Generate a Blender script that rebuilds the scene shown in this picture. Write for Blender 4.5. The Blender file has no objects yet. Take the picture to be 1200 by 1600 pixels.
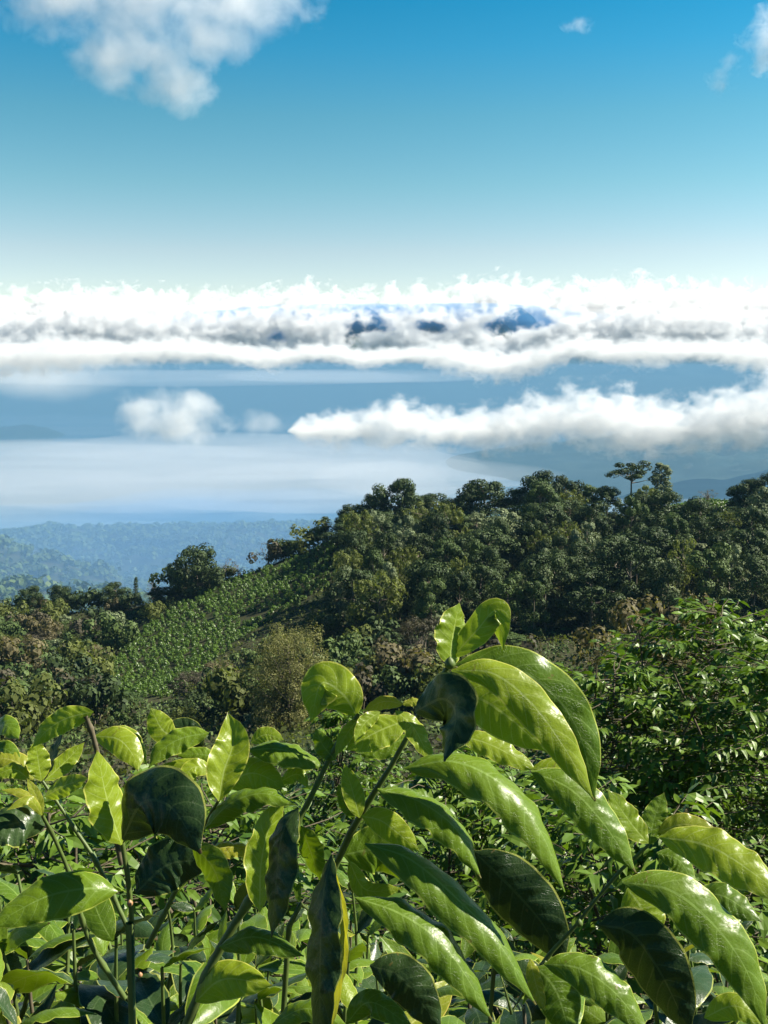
import bpy, math, random
import numpy as np
from mathutils import Vector, Matrix
random.seed(7)
RNG = np.random.default_rng(11)
SC = bpy.context.scene
COL = SC.collection
PI = math.pi

# ------------------------------------------------------------------ camera
F = 1700.0                                    # focal length in pixels of the 1200 x 1600 photograph
PITCH = math.atan(225 / F)                    # horizon 225 px above the centre
cam = bpy.data.cameras.new('camera')
cam.sensor_fit = 'VERTICAL'
cam.sensor_height = 32.0
cam.lens = 32.0 * F / 1600
cam.clip_start = 0.05
cam.clip_end = 120000
camo = bpy.data.objects.new('camera', cam)
camo.location = (0, 0, 0)
camo.rotation_euler = (PI / 2 - PITCH, 0, 0)
COL.objects.link(camo)
SC.camera = camo

# ------------------------------------------------------------------ light, sky, exposure
SUN = Vector((0.74, 0.06, 0.66)).normalized()
SUN_EL = math.asin(SUN.z)
SUN_AZ = math.atan2(SUN.x, SUN.y)
world = bpy.data.worlds.new('World')
SC.world = world
world.use_nodes = True
wn, wl = world.node_tree.nodes, world.node_tree.links
wn.clear()
wo = wn.new('ShaderNodeOutputWorld')
bg = wn.new('ShaderNodeBackground')
sky = wn.new('ShaderNodeTexSky')
sky.sky_type = 'NISHITA'
sky.sun_disc = False
sky.sun_elevation = SUN_EL
sky.sun_rotation = SUN_AZ
sky.altitude = 1500
sky.air_density = 1.0
sky.dust_density = 0.6
sky.ozone_density = 3.0
gam = wn.new('ShaderNodeGamma')
gam.inputs['Gamma'].default_value = 1.55
mul = wn.new('ShaderNodeMixRGB')
mul.blend_type = 'MULTIPLY'
mul.inputs[0].default_value = 1
mul.inputs[2].default_value = (0.62, 0.55, 0.46, 1)
wl.new(sky.outputs[0], gam.inputs[0])
wl.new(gam.outputs[0], mul.inputs[1])
# colour of the sky by height above the horizon: pale near it, deep cyan blue from 18 degrees up
tcw = wn.new('ShaderNodeTexCoord')
sxw = wn.new('ShaderNodeSeparateXYZ')
wl.new(tcw.outputs['Generated'], sxw.inputs[0])
rmp = wn.new('ShaderNodeValToRGB')
SKY_T = [(0.0, (1.00, 0.80, 0.78)), (0.103, (1.02, 0.81, 0.66)), (0.16, (0.74, 0.88, 0.66)), (0.215, (0.53, 0.92, 0.70)), (0.269, (0.24, 0.94, 0.82)), (0.33, (0.04, 0.92, 0.86)), (0.6, (0.03, 0.66, 0.70)), (1.0, (0.02, 0.48, 0.58))]
els = rmp.color_ramp.elements
while len(els) < len(SKY_T): els.new(0.5)
for e_, (p_, c_) in zip(els, SKY_T):
    e_.position = p_
    e_.color = (*c_, 1)
wl.new(sxw.outputs[2], rmp.inputs[0])
mul2 = wn.new('ShaderNodeMixRGB')
mul2.blend_type = 'MULTIPLY'
mul2.inputs[0].default_value = 1
wl.new(mul.outputs[0], mul2.inputs[1])
wl.new(rmp.outputs[0], mul2.inputs[2])
wl.new(mul2.outputs[0], bg.inputs[0])
bg.inputs[1].default_value = 0.0575
wl.new(bg.outputs[0], wo.inputs[0])

sl = bpy.data.lights.new('sun', 'SUN')
sl.energy = 5.0
sl.angle = math.radians(0.53)
sl.color = (1.0, 0.93, 0.80)
so = bpy.data.objects.new('sun', sl)
so.rotation_euler = SUN.to_track_quat('Z', 'Y').to_euler()
so.location = (0, 0, 50)
COL.objects.link(so)

SC.view_settings.view_transform = 'Standard'
SC.view_settings.look = 'None'
SC.view_settings.gamma = 1
SC.view_settings.use_curve_mapping = False
SC.view_settings.exposure = 1.5
SC.cycles.max_bounces = 18
SC.cycles.diffuse_bounces = 14
SC.cycles.transmission_bounces = 6
SC.cycles.glossy_bounces = 3
SC.cycles.volume_bounces = 4
SC.cycles.transparent_max_bounces = 8
SC.cycles.sample_clamp_indirect = 8

# ------------------------------------------------------------------ picture geometry
FWD = np.array([0, math.cos(PITCH), -math.sin(PITCH)])
UP = np.array([0, math.sin(PITCH), math.cos(PITCH)])
RT = np.array([1.0, 0, 0])
def W(u, v, d):                               # the point seen at pixel (u, v) of the photograph, d metres deep
    return d * (FWD + RT * ((u - 600) / F) + UP * ((800 - v) / F))
def S(v):                                     # fall per metre of the sight line through row v
    return np.tan(PITCH + np.arctan((np.asarray(v, float) - 800) / F))
def XY(u, y, z):
    return (u - 600) / F * (y * math.cos(PITCH) - z * math.sin(PITCH))

# ------------------------------------------------------------------ noise
def _hash(i, j, k, s):
    h = (i * 374761393 + j * 668265263 + k * 2147483647 + s * 974634777).astype(np.int64)
    h = (h ^ (h >> 13)) * 1274126177
    h = h ^ (h >> 16)
    return (h & 0xFFFF) / 65535.0
def vnoise(P, s=0):
    P = np.asarray(P, float)
    I = np.floor(P).astype(np.int64)
    f = P - I
    f = f * f * (3 - 2 * f)
    r = 0
    for a in (0, 1):
        for b in (0, 1):
            for c in (0, 1):
                w = (f[..., 0] if a else 1 - f[..., 0]) * (f[..., 1] if b else 1 - f[..., 1]) * (f[..., 2] if c else 1 - f[..., 2])
                r = r + w * _hash(I[..., 0] + a, I[..., 1] + b, I[..., 2] + c, s)
    return r
def fbm(P, octv=4, s=0):
    r, a, t = 0, 1.0, 0
    P = np.asarray(P, float)
    for o in range(octv):
        r = r + a * vnoise(P * 2 ** o + 17.3 * o, s + o)
        t += a
        a *= 0.5
    return r / t

# ------------------------------------------------------------------ mesh helpers
def mesh_np(name, V, Fc, mats=(), uv=None, smooth=False, mi=None):
    V = np.asarray(V, np.float32)
    Fc = np.asarray(Fc, np.int32)
    n, k = Fc.shape
    me = bpy.data.meshes.new(name)
    me.vertices.add(len(V))
    me.vertices.foreach_set('co', V.ravel())
    me.loops.add(n * k)
    me.loops.foreach_set('vertex_index', Fc.ravel())
    me.polygons.add(n)
    me.polygons.foreach_set('loop_start', np.arange(0, n * k, k, dtype=np.int32))
    if uv is not None:
        L = me.uv_layers.new(name='UVMap')
        L.data.foreach_set('uv', np.asarray(uv, np.float32)[Fc.ravel()].ravel())
    for m in mats:
        me.materials.append(m)
    if mi is not None:
        me.polygons.foreach_set('material_index', np.asarray(mi, np.int32))
    me.update(calc_edges=True)
    if smooth:
        me.polygons.foreach_set('use_smooth', np.ones(n, bool))
    me.validate()
    return me
def link(name, me, parent=None, loc=None):
    o = bpy.data.objects.new(name, me)
    COL.objects.link(o)
    if parent is not None:
        o.parent = parent
    if loc is not None:
        o.location = loc
    return o
def tag(o, label=None, cat=None, group=None, kind=None):
    if label: o['label'] = label
    if cat: o['category'] = cat
    if group: o['group'] = group
    if kind: o['kind'] = kind
    return o
def norm(a):
    return a / np.maximum(np.linalg.norm(a, axis=-1, keepdims=True), 1e-9)
def facets(P, N, size, aspect=1.0, rng=RNG, tri=False, bend=0.0):
    """small leaf-like faces at P facing N"""
    n = len(P)
    R = norm(rng.normal(size=(n, 3)))
    A = norm(np.cross(N, R))
    B = np.cross(N, A)
    s = np.asarray(size, float).reshape(-1, 1) * np.ones((n, 1)) * 0.5
    a, b = A * s, B * s * aspect
    if tri:
        V = np.stack([P + a * 1.3, P - a * 0.65 + b * 1.12, P - a * 0.65 - b * 1.12], 1)
        return V.reshape(-1, 3), np.arange(n * 3).reshape(n, 3)
    k = N * s * bend
    V = np.stack([P + a - k, P + b * 0.9 + a * 0.1, P - a - k, P - b * 0.9 + a * 0.1], 1)
    return V.reshape(-1, 3), np.arange(n * 4).reshape(n, 4)
def tube(pts, rad, sides=7, caps=True):
    pts = np.asarray(pts, float)
    n = len(pts)
    rad = np.asarray(rad, float) * np.ones(n)
    T = np.gradient(pts, axis=0)
    T = norm(T)
    V = []
    ref = np.array([0.31, 0.9, 0.2]) if abs(T[0, 1]) < 0.8 else np.array([1.0, 0.1, 0])
    for i in range(n):
        A = norm(np.cross(T[i], ref))
        B = np.cross(T[i], A)
        for k in range(sides):
            t = 2 * PI * k / sides
            V.append(pts[i] + rad[i] * (A * math.cos(t) + B * math.sin(t)))
    Fc = []
    for i in range(n - 1):
        for k in range(sides):
            a, b = i * sides + k, i * sides + (k + 1) % sides
            Fc.append((a, b, b + sides, a + sides))
    return np.array(V), np.array(Fc)
class Acc:
    """gathers quads for one mesh"""
    def __init__(self): self.V, self.F, self.n = [], [], 0
    def add(self, V, Fc):
        self.V.append(V); self.F.append(np.asarray(Fc) + self.n); self.n += len(V)
    def mesh(self, name, mats, smooth=False):
        return mesh_np(name, np.concatenate(self.V), np.concatenate(self.F), mats, smooth=smooth)
def spline(P, n):
    P = np.asarray(P, float)
    if len(P) == 2:
        t = np.linspace(0, 1, n)[:, None]
        return P[0] * (1 - t) + P[1] * t
    Q = np.vstack([2 * P[0] - P[1], P, 2 * P[-1] - P[-2]])
    seg = np.linalg.norm(np.diff(P, axis=0), axis=1)
    cum = np.concatenate([[0], np.cumsum(seg)])
    out = []
    for t in np.linspace(0, cum[-1], n):
        i = min(np.searchsorted(cum, t, 'right') - 1, len(P) - 2)
        f = (t - cum[i]) / max(seg[i], 1e-9)
        a, b, c, d = Q[i:i + 4]
        out.append(0.5 * (2 * b + (c - a) * f + (2 * a - 5 * b + 4 * c - d) * f * f + (3 * b - a - 3 * c + d) * f ** 3))
    return np.array(out)

# ------------------------------------------------------------------ materials
class NT:
    def __init__(self, name):
        self.m = bpy.data.materials.new(name)
        self.m.use_nodes = True
        self.t = self.m.node_tree
        self.t.nodes.clear()
        self.out = self.t.nodes.new('ShaderNodeOutputMaterial')
    def n(self, typ, **kw):
        x = self.t.nodes.new('ShaderNode' + typ)
        for k, v in kw.items():
            if k.startswith('i_'):
                key = k[2:].replace('_', ' ')
                x.inputs[key].default_value = v
            else:
                setattr(x, k, v)
        return x
    def l(self, a, b): self.t.links.new(a, b)
    def math(self, op, a, b=None, c=None):
        x = self.n('Math', operation=op)
        for i, v in enumerate((a, b, c)):
            if v is None: continue
            if isinstance(v, (int, float)): x.inputs[i].default_value = v
            else: self.l(v, x.inputs[i])
        return x.outputs[0]
    def mix(self, f, a, b, blend='MIX'):
        x = self.n('MixRGB', blend_type=blend)
        for i, v in enumerate((f, a, b)):
            if isinstance(v, (int, float)): x.inputs[i].default_value = v
            elif isinstance(v, tuple): x.inputs[i].default_value = (*v, 1) if len(v) == 3 else v
            else: self.l(v, x.inputs[i])
        return x.outputs[0]
    def ramp(self, fac, stops):
        x = self.n('ValToRGB')
        e = x.color_ramp.elements
        while len(e) < len(stops): e.new(0.5)
        for q, (p, c) in zip(e, stops):
            q.position = p
            q.color = (*c, 1) if len(c) == 3 else c
        self.l(fac, x.inputs[0])
        return x.outputs[0]
    def noise(self, scale, detail=3, rough=0.5, vec=None, dist=0.0):
        x = self.n('TexNoise')
        x.inputs['Scale'].default_value = scale
        x.inputs['Detail'].default_value = detail
        x.inputs['Roughness'].default_value = rough
        x.inputs['Distortion'].default_value = dist
        if vec is not None: self.l(vec, x.inputs['Vector'])
        return x.outputs['Fac']

def foliage_mat(name, dark, light, trans=0.28, rough=0.6, spec=0.12, tint=None, per_object=0.35):
    """leaves: colour varies from leaf to leaf and from plant to plant"""
    b = NT(name)
    geo = b.n('NewGeometry')
    oi = b.n('ObjectInfo')
    f = b.math('ADD', b.math('MULTIPLY', geo.outputs['Random Per Island'], 1 - per_object), b.math('MULTIPLY', oi.outputs['Random'], per_object))
    col = b.ramp(f, [(0.1, dark), (0.9, light)])
    if tint:
        col = b.mix(b.math('GREATER_THAN', geo.outputs['Random Per Island'], 1 - tint[0]), col, tint[1])
    p = b.n('BsdfPrincipled')
    b.l(col, p.inputs['Base Color'])
    p.inputs['Roughness'].default_value = rough
    p.inputs['Specular IOR Level'].default_value = spec
    tr = b.n('BsdfTranslucent')
    tc = b.mix(1.0, col, (1.5, 1.6, 0.6), 'MULTIPLY')
    b.l(tc, tr.inputs[0])
    mx = b.n('MixShader')
    mx.inputs[0].default_value = trans
    b.l(p.outputs[0], mx.inputs[1])
    b.l(tr.outputs[0], mx.inputs[2])
    b.l(mx.outputs[0], b.out.inputs[0])
    return b.m
def plain_mat(name, c1, c2, scale=6.0, rough=0.8, bump=0.0, spec=0.3):
    b = NT(name)
    tc = b.n('TexCoord')
    nz = b.noise(scale, 5, 0.6, tc.outputs['Object'])
    p = b.n('BsdfPrincipled')
    b.l(b.ramp(nz, [(0.3, c1), (0.7, c2)]), p.inputs['Base Color'])
    p.inputs['Roughness'].default_value = rough
    p.inputs['Specular IOR Level'].default_value = spec
    if bump:
        bm = b.n('Bump')
        bm.inputs['Strength'].default_value = bump
        b.l(nz, bm.inputs['Height'])
        b.l(bm.outputs[0], p.inputs['Normal'])
    b.l(p.outputs[0], b.out.inputs[0])
    return b.m
def leaf_mat(name, base, alt, trans_col, trans, rough, vein, margin, coat=0.05):
    """one big coffee leaf: midrib, side veins and thin pale margin by UV, mottling by noise"""
    b = NT(name)
    uv = b.n('UVMap')
    sp = b.n('SeparateXYZ')
    b.l(uv.outputs[0], sp.inputs[0])
    s, t = sp.outputs[0], sp.outputs[1]
    at = b.math('ABSOLUTE', b.math('SUBTRACT', b.math('MULTIPLY', t, 2.0), 1.0))
    tc = b.n('TexCoord')
    oi = b.n('ObjectInfo')
    nz = b.noise(28, 4, 0.6, tc.outputs['Object'])
    fine = b.noise(420, 3, 0.6, tc.outputs['Object'])
    f = b.math('ADD', b.math('MULTIPLY', nz, 0.6), b.math('MULTIPLY', oi.outputs['Random'], 0.5))
    col = b.ramp(f, [(0.3, base), (0.8, alt)])
    col = b.mix(b.math('MULTIPLY', fine, 0.35), col, b.mix(0.5, col, (0.02, 0.04, 0.01)))
    mid = b.math('LESS_THAN', at, b.math('MULTIPLY', b.math('SUBTRACT', 1.15, s), 0.055))
    sv = b.math('FRACT', b.math('SUBTRACT', b.math('MULTIPLY', s, 9.0), b.math('MULTIPLY', b.math('POWER', at, 1.3), 1.5)))
    side = b.math('LESS_THAN', b.math('ABSOLUTE', b.math('SUBTRACT', sv, 0.5)), 0.045)
    side = b.math('MULTIPLY', side, b.math('MULTIPLY', b.math('LESS_THAN', at, 0.88), 0.62))
    vn = b.math('MAXIMUM', mid, side)
    col = b.mix(b.math('MULTIPLY', vn, 0.75), col, vein)
    mg = b.math('GREATER_THAN', at, 0.935)
    col = b.mix(b.math('MULTIPLY', mg, 0.85), col, margin)
    net = b.n('TexVoronoi', feature='DISTANCE_TO_EDGE'); net.inputs['Scale'].default_value = 330; b.l(tc.outputs['Object'], net.inputs['Vector'])
    cell = b.math('LESS_THAN', net.outputs['Distance'], 0.07)
    col = b.mix(b.math('MULTIPLY', cell, 0.14), col, vein)
    tip = b.math('GREATER_THAN', b.math('ADD', s, b.math('MULTIPLY', nz, 0.12)), 1.035)
    col = b.mix(b.math('MULTIPLY', tip, 0.7), col, (0.09, 0.05, 0.02))
    spots = b.math('GREATER_THAN', b.noise(75, 2, 0.5, tc.outputs['Object'], 0.4), 0.735)
    col = b.mix(b.math('MULTIPLY', spots, 0.55), col, (0.10, 0.07, 0.02))
    p = b.n('BsdfPrincipled')
    b.l(col, p.inputs['Base Color'])
    b.l(b.math('ADD', rough - 0.06, b.math('MULTIPLY', nz, 0.16)), p.inputs['Roughness'])
    p.inputs['Specular IOR Level'].default_value = 0.2
    p.inputs['Coat Weight'].default_value = coat
    p.inputs['Coat Roughness'].default_value = 0.25
    bm = b.n('Bump')
    bm.inputs['Strength'].default_value = 0.4
    bm.inputs['Distance'].default_value = 0.002
    h = b.math('ADD', b.math('MULTIPLY', vn, -0.6), b.math('ADD', b.math('MULTIPLY', b.noise(160, 3, 0.5, tc.outputs['Object']), 0.9), b.math('MULTIPLY', cell, -0.25)))
    b.l(h, bm.inputs['Height'])
    b.l(bm.outputs[0], p.inputs['Normal'])
    tr = b.n('BsdfTranslucent')
    b.l(b.mix(b.math('MULTIPLY', b.math('MAXIMUM', vn, mg), 0.5), b.mix(b.math('MULTIPLY', nz, 0.6), trans_col, tuple(c * 0.55 for c in trans_col)), margin), tr.inputs[0])
    mx = b.n('MixShader')
    mx.inputs[0].default_value = trans
    b.l(p.outputs[0], mx.inputs[1])
    b.l(tr.outputs[0], mx.inputs[2])
    b.l(mx.outputs[0], b.out.inputs[0])
    return b.m

M = {}
M['leaf_mature'] = leaf_mat('leaf_mature', (0.052, 0.100, 0.005), (0.105, 0.165, 0.008), (0.26, 0.41, 0.006), 0.20, 0.33, (0.16, 0.24, 0.05), (0.30, 0.34, 0.06))
M['leaf_young'] = leaf_mat('leaf_young', (0.14, 0.20, 0.008), (0.205, 0.265, 0.012), (0.36, 0.50, 0.02), 0.38, 0.32, (0.30, 0.38, 0.10), (0.46, 0.46, 0.09), 0.12)
M['leaf_yellow'] = leaf_mat('leaf_yellow', (0.19, 0.24, 0.02), (0.27, 0.27, 0.022), (0.50, 0.50, 0.02), 0.45, 0.32, (0.42, 0.42, 0.12), (0.55, 0.45, 0.10), 0.1)
M['leaf_old'] = leaf_mat('leaf_old', (0.014, 0.032, 0.010), (0.026, 0.05, 0.013), (0.08, 0.14, 0.01), 0.06, 0.30, (0.05, 0.08, 0.03), (0.22, 0.24, 0.05))  # mature leaf with shade painted in: darker colour, almost no translucency
M['stem_green'] = plain_mat('stem_green', (0.055, 0.075, 0.02), (0.09, 0.135, 0.03), 45, 0.5, 0.2)
M['twig_brown'] = plain_mat('twig_brown', (0.05, 0.04, 0.025), (0.12, 0.10, 0.06), 60, 0.8, 0.3)
M['bud_pink'] = plain_mat('bud_pink', (0.26, 0.12, 0.06), (0.30, 0.18, 0.08), 200, 0.45)
M['bark'] = plain_mat('bark', (0.07, 0.055, 0.04), (0.19, 0.16, 0.12), 5, 0.9, 0.4)
M['bark_pale'] = plain_mat('bark_pale', (0.16, 0.13, 0.10), (0.30, 0.26, 0.20), 5, 0.9, 0.4)
M['coffee'] = foliage_mat('coffee_foliage', (0.038, 0.082, 0.009), (0.125, 0.20, 0.02), 0.25, 0.42, 0.32)
M['field'] = foliage_mat('field_foliage', (0.035, 0.075, 0.010), (0.10, 0.17, 0.022), 0.25, 0.45, 0.4)
M['dark'] = foliage_mat('dark_foliage', (0.014, 0.026, 0.008), (0.054, 0.080, 0.026), 0.06)
M['mid'] = foliage_mat('mid_foliage', (0.024, 0.044, 0.010), (0.085, 0.122, 0.036), 0.08)
M['pale'] = foliage_mat('pale_foliage', (0.06, 0.085, 0.04), (0.20, 0.235, 0.12), 0.08)
M['olive'] = foliage_mat('olive_foliage', (0.055, 0.07, 0.018), (0.125, 0.145, 0.04), 0.3)
M['feather'] = foliage_mat('feather_foliage', (0.10, 0.105, 0.035), (0.21, 0.205, 0.08), 0.25)
M['tan'] = foliage_mat('tan_foliage', (0.075, 0.068, 0.036), (0.145, 0.125, 0.064), 0.25)
M['brown'] = foliage_mat('brown_foliage', (0.042, 0.040, 0.027), (0.085, 0.076, 0.048), 0.2)

# ================================================================== LAND
LAKE_Z = -1200.0
RU = [-300, 0, 200, 400, 550, 700, 900, 1100, 1300, 1500]
def _zs(y, vs): return -y * S(vs)
ROWS = [(-60, [12] * 10), (-8, [0.2] * 10), (0, [-1.75] * 10), (2, [-2.2] * 10), (5, [-3.4] * 10), (9, [-5.2] * 10), (14, [-7.2] * 10), (25, [-12.5] * 10),
        (60, [-27, -27, -27, -27, -27, -26, -25, -24, -23, -23]), (110, [-43, -43, -43, -43, -43, -42, -40, -38, -36, -36]),
        (150, _zs(150, [1150, 1150, 1150, 1140, 1120, 1110, 1090, 1060, 1040, 1040])),
        (200, _zs(200, [1085, 1085, 1095, 1060, 1030, 1015, 1005, 1000, 990, 990])),
        (225, _zs(225, [1045, 1045, 1060, 1015, 985, 970, 960, 950, 940, 940])),
        (250, _zs(250, [1012, 1015, 1025, 975, 930, 920, 910, 895, 890, 890])),
        (275, _zs(275, [985, 988, 985, 930, 880, 868, 860, 840, 845, 845])),
        (300, _zs(300, [962, 966, 950, 895, 832, 822, 818, 790, 803, 803])),
        (318, _zs(318, [972, 974, 958, 905, 838, 826, 820, 786, 806, 806])),
        (350, [-92, -92, -88, -78, -66, -62, -60, -58, -58, -58]),
        (450, [-138] * 10), (700, [-215] * 10), (1000, [-300] * 10), (1500, [-430] * 10), (2000, [-560] * 10), (2600, [-675] * 10),
        (3200, [-620, -660, -744, -770, -780, -780, -780, -780, -780, -780]),
        (3800, [-370, -540, -784, -820, -830, -820, -820, -820, -820, -820]),
        (4400, [-630, -770, -864, -856, -860, -850, -850, -850, -850, -850]),
        (5200, [-880, -896, -904, -900, -900, -880, -880, -880, -880, -880]),
        (6000, [-924, -924, -916, -904, -890, -860, -840, -840, -840, -840]),
        (6600, _zs(6600, [836, 834, 832, 839, 820, 806, 800, 800, 800, 800])),
        (7200, [-1120] * 10), (8000, [-1290] * 10)]
ROWY = np.array([r[0] for r in ROWS], float)
ROWZ = np.array([np.asarray(r[1], float) for r in ROWS])
def ground(x, y, noise=True):
    x, y = np.asarray(x, float), np.asarray(y, float)
    ys = np.maximum(y, 1.0)
    z = np.interp(y, ROWY, ROWZ[:, 3])
    for _ in range(3):
        d = ys * math.cos(PITCH) - z * math.sin(PITCH)
        u = np.clip(600 + F * x / np.maximum(d, 12), -300, 1500)
        i = np.clip(np.searchsorted(ROWY, y, 'right') - 1, 0, len(ROWY) - 2)
        f = np.clip((y - ROWY[i]) / (ROWY[i + 1] - ROWY[i]), 0, 1)
        j = np.clip(np.searchsorted(RU, u, 'right') - 1, 0, len(RU) - 2)
        RUa = np.array(RU, float)
        g = (u - RUa[j]) / (RUa[j + 1] - RUa[j])
        z = (ROWZ[i, j] * (1 - g) + ROWZ[i, j + 1] * g) * (1 - f) + (ROWZ[i + 1, j] * (1 - g) + ROWZ[i + 1, j + 1] * g) * f
    if noise:
        P = np.stack([x, y, 0 * x], -1)
        amp = np.clip((y - 20) / 150, 0, 1)
        z = z + amp * 3.0 * (fbm(P / 28, 3, 3) - 0.5)
        far = np.clip((y - 1500) / 1000, 0, 1)
        rid = 1 - np.abs(2 * fbm(P / 800, 4, 9) - 1)
        z = z + far * (300 * (rid - 0.72) * np.clip((6700 - y) / 1500, 0.14, 1) + 26 * (fbm(P / 160, 3, 5) - 0.5))
    return z
def hit(u, v, y0=90.0, y1=345.0):             # where the sight line through (u, v) first meets the ground
    u, v = np.atleast_1d(u).astype(float), np.atleast_1d(v).astype(float)
    best = np.full(len(u), np.nan)
    s = S(v)
    for y in np.arange(y0, y1, 1.5):
        z = -y * s
        h = ground(XY(u, y, z), np.full(len(u), y))
        m = np.isnan(best) & (h >= z)
        best[m] = y
    y = np.where(np.isnan(best), 305, best)
    z = -y * s
    x = XY(u, y, z)
    return x, y, ground(x, y)

b = NT('ground_earth')
tc = b.n('TexCoord')
n1 = b.noise(0.05, 6, 0.65, tc.outputs['Object'])
n2 = b.noise(0.9, 5, 0.7, tc.outputs['Object'])
col = b.ramp(n1, [(0.35, (0.018, 0.028, 0.010)), (0.6, (0.045, 0.040, 0.020))])
col = b.mix(b.math('MULTIPLY', n2, 0.7), col, (0.03, 0.04, 0.014))
p = b.n('BsdfPrincipled')
b.l(col, p.inputs['Base Color'])
p.inputs['Roughness'].default_value = 0.95
p.inputs['Specular IOR Level'].default_value = 0.1
b.l(p.outputs[0], b.out.inputs[0])
M['ground'] = b.m

gy = np.concatenate([np.arange(-60, 0, 6), np.arange(0, 30, 1.5), np.arange(30, 130, 5), np.arange(130, 360, 3), np.arange(360, 1000, 20), np.arange(1000, 8001, 45)])
ga = np.linspace(-0.95, 0.95, 181)
X = (gy[:, None] * 1.0 + 75) * ga[None, :]
Y = np.repeat(gy[:, None], len(ga), 1)
Z = ground(X, Y)
V = np.stack([X, Y, Z], -1).reshape(-1, 3)
ni, nj = len(gy), len(ga)
idx = np.arange(ni * nj).reshape(ni, nj)
Fq = np.stack([idx[:-1, :-1], idx[:-1, 1:], idx[1:, 1:], idx[1:, :-1]], -1).reshape(-1, 4)
tag(link('hillside_ground', mesh_np('hillside_ground', V, Fq, [M['ground']], smooth=True)), 'brown and green hillside falling away and rising to the ridge', kind='structure')

# lake ------------------------------------------------------------------
b = NT('lake_water')
tc = b.n('TexCoord')
mp = b.n('Mapping')
mp.inputs['Scale'].default_value = (0.0002, 0.00055, 1)
mp.inputs['Rotation'].default_value = (0, 0, 0.25)
b.l(tc.outputs['Object'], mp.inputs[0])
st = b.noise(1.0, 5, 0.55, mp.outputs[0], 1.6)
wv = b.noise(0.02, 4, 0.7, tc.outputs['Object'])
p = b.n('BsdfPrincipled')
b.l(b.ramp(st, [(0.42, (0.05, 0.10, 0.15)), (0.58, (0.20, 0.24, 0.27))]), p.inputs['Base Color'])
b.l(b.ramp(st, [(0.42, (0.26, 0.26, 0.26)), (0.58, (0.06, 0.06, 0.06))]), p.inputs['Roughness'])
p.inputs['IOR'].default_value = 1.33
p.inputs['Specular IOR Level'].default_value = 0.6
bm = b.n('Bump')
bm.inputs['Strength'].default_value = 0.10
bm.inputs['Distance'].default_value = 5
b.l(wv, bm.inputs['Height'])
b.l(bm.outputs[0], p.inputs['Normal'])
b.l(p.outputs[0], b.out.inputs[0])
M['lake'] = b.m
V = [(-30000, 6600, LAKE_Z), (30000, 6600, LAKE_Z), (30000, 30900, LAKE_Z), (-30000, 30900, LAKE_Z)]
tag(link('lake', mesh_np('lake', V, [(0, 1, 2, 3)], [M['lake']])), 'pale blue lake far below with wind streaks', kind='structure')

# far shore, mountains, island, peninsula --------------------------------
def land_sheet(name, label, x0, x1, y0, y1, nx, ny, hfun, mat):
    xs = np.linspace(x0, x1, nx); ys = np.linspace(y0, y1, ny)
    X, Y = np.meshgrid(xs, ys)
    Z = hfun(X, Y)
    V = np.stack([X, Y, Z], -1).reshape(-1, 3)
    idx = np.arange(nx * ny).reshape(ny, nx)
    Fq = np.stack([idx[:-1, :-1], idx[:-1, 1:], idx[1:, 1:], idx[1:, :-1]], -1).reshape(-1, 4)
    return tag(link(name, mesh_np(name, V, Fq, [mat], smooth=True)), label, kind='structure')
M['far_land'] = plain_mat('far_land', (0.010, 0.026, 0.016), (0.030, 0.048, 0.030), 0.004, 0.95)
def shore_h(x, y):
    P = np.stack([x, y, 0 * x], -1)
    u = 600 + F * x / y
    shore = 27800 + 1800 * (fbm(P * [1 / 5000, 0, 0] + [3, 0, 0], 3, 21) - 0.5) - 1800 * np.clip((u - 780) / 300, 0, 1)
    d = (y - shore)
    rid = 1 - np.abs(2 * fbm(P / 3000, 4, 31) - 1)
    h = np.clip(d / 2000, -0.05, 1.2)
    return LAKE_Z + h * (580 + 520 * (rid - 0.5))
land_sheet('far_shore', 'hazy blue mountain foot along the far lake shore under the cloud bank', -18000, 18000, 24600, 30800, 260, 90, shore_h, M['far_land'])
def mount_h(x, y):
    P = np.stack([x, y, 0 * x], -1)
    rid = 1 - np.abs(2 * fbm(P / 2600, 6, 41) - 1)
    u = 600 + F * x / y
    pk = sum(a * np.exp(-((u - c) / w) ** 2) for c, w, a in ((428, 16, 560), (440, 8, 200), (548, 22, 560), (585, 34, 660), (655, 30, 580), (690, 24, 600), (770, 24, 560), (812, 36, 740), (950, 120, 380), (1100, 80, 330), (250, 100, 330)))
    up = np.clip((y - 31000) / 4600, 0, 1) * np.clip((45000 - y) / 7000, 0, 1)
    return -1400 + up * (1240 + pk * 1.35 + 2300 * (rid - 0.6))
land_sheet('far_mountains', 'dark blue far mountain peaks showing through gaps in the cloud', -18000, 18000, 30960, 45000, 420, 170, mount_h, M['far_land'])
def isl_h(x, y):
    c = W(30, 676, 19400)
    P = np.stack([x, y, 0 * x], -1)
    r = np.sqrt(((x - c[0]) / 780) ** 2 + ((y - c[1]) / 660) ** 2) + 0.35 * (fbm(P / 320, 4, 51) - 0.5)
    return LAKE_Z - 16 + 230 * np.clip(1.05 - r, 0, 1) ** 0.65 * (0.75 + 0.5 * fbm(P / 220, 3, 52))
c = W(30, 676, 19400)
land_sheet('island', 'small low wooded island in the lake at the left edge', c[0] - 1300, c[0] + 1300, c[1] - 1100, c[1] + 1100, 80, 70, isl_h, M['far_land'])
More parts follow.
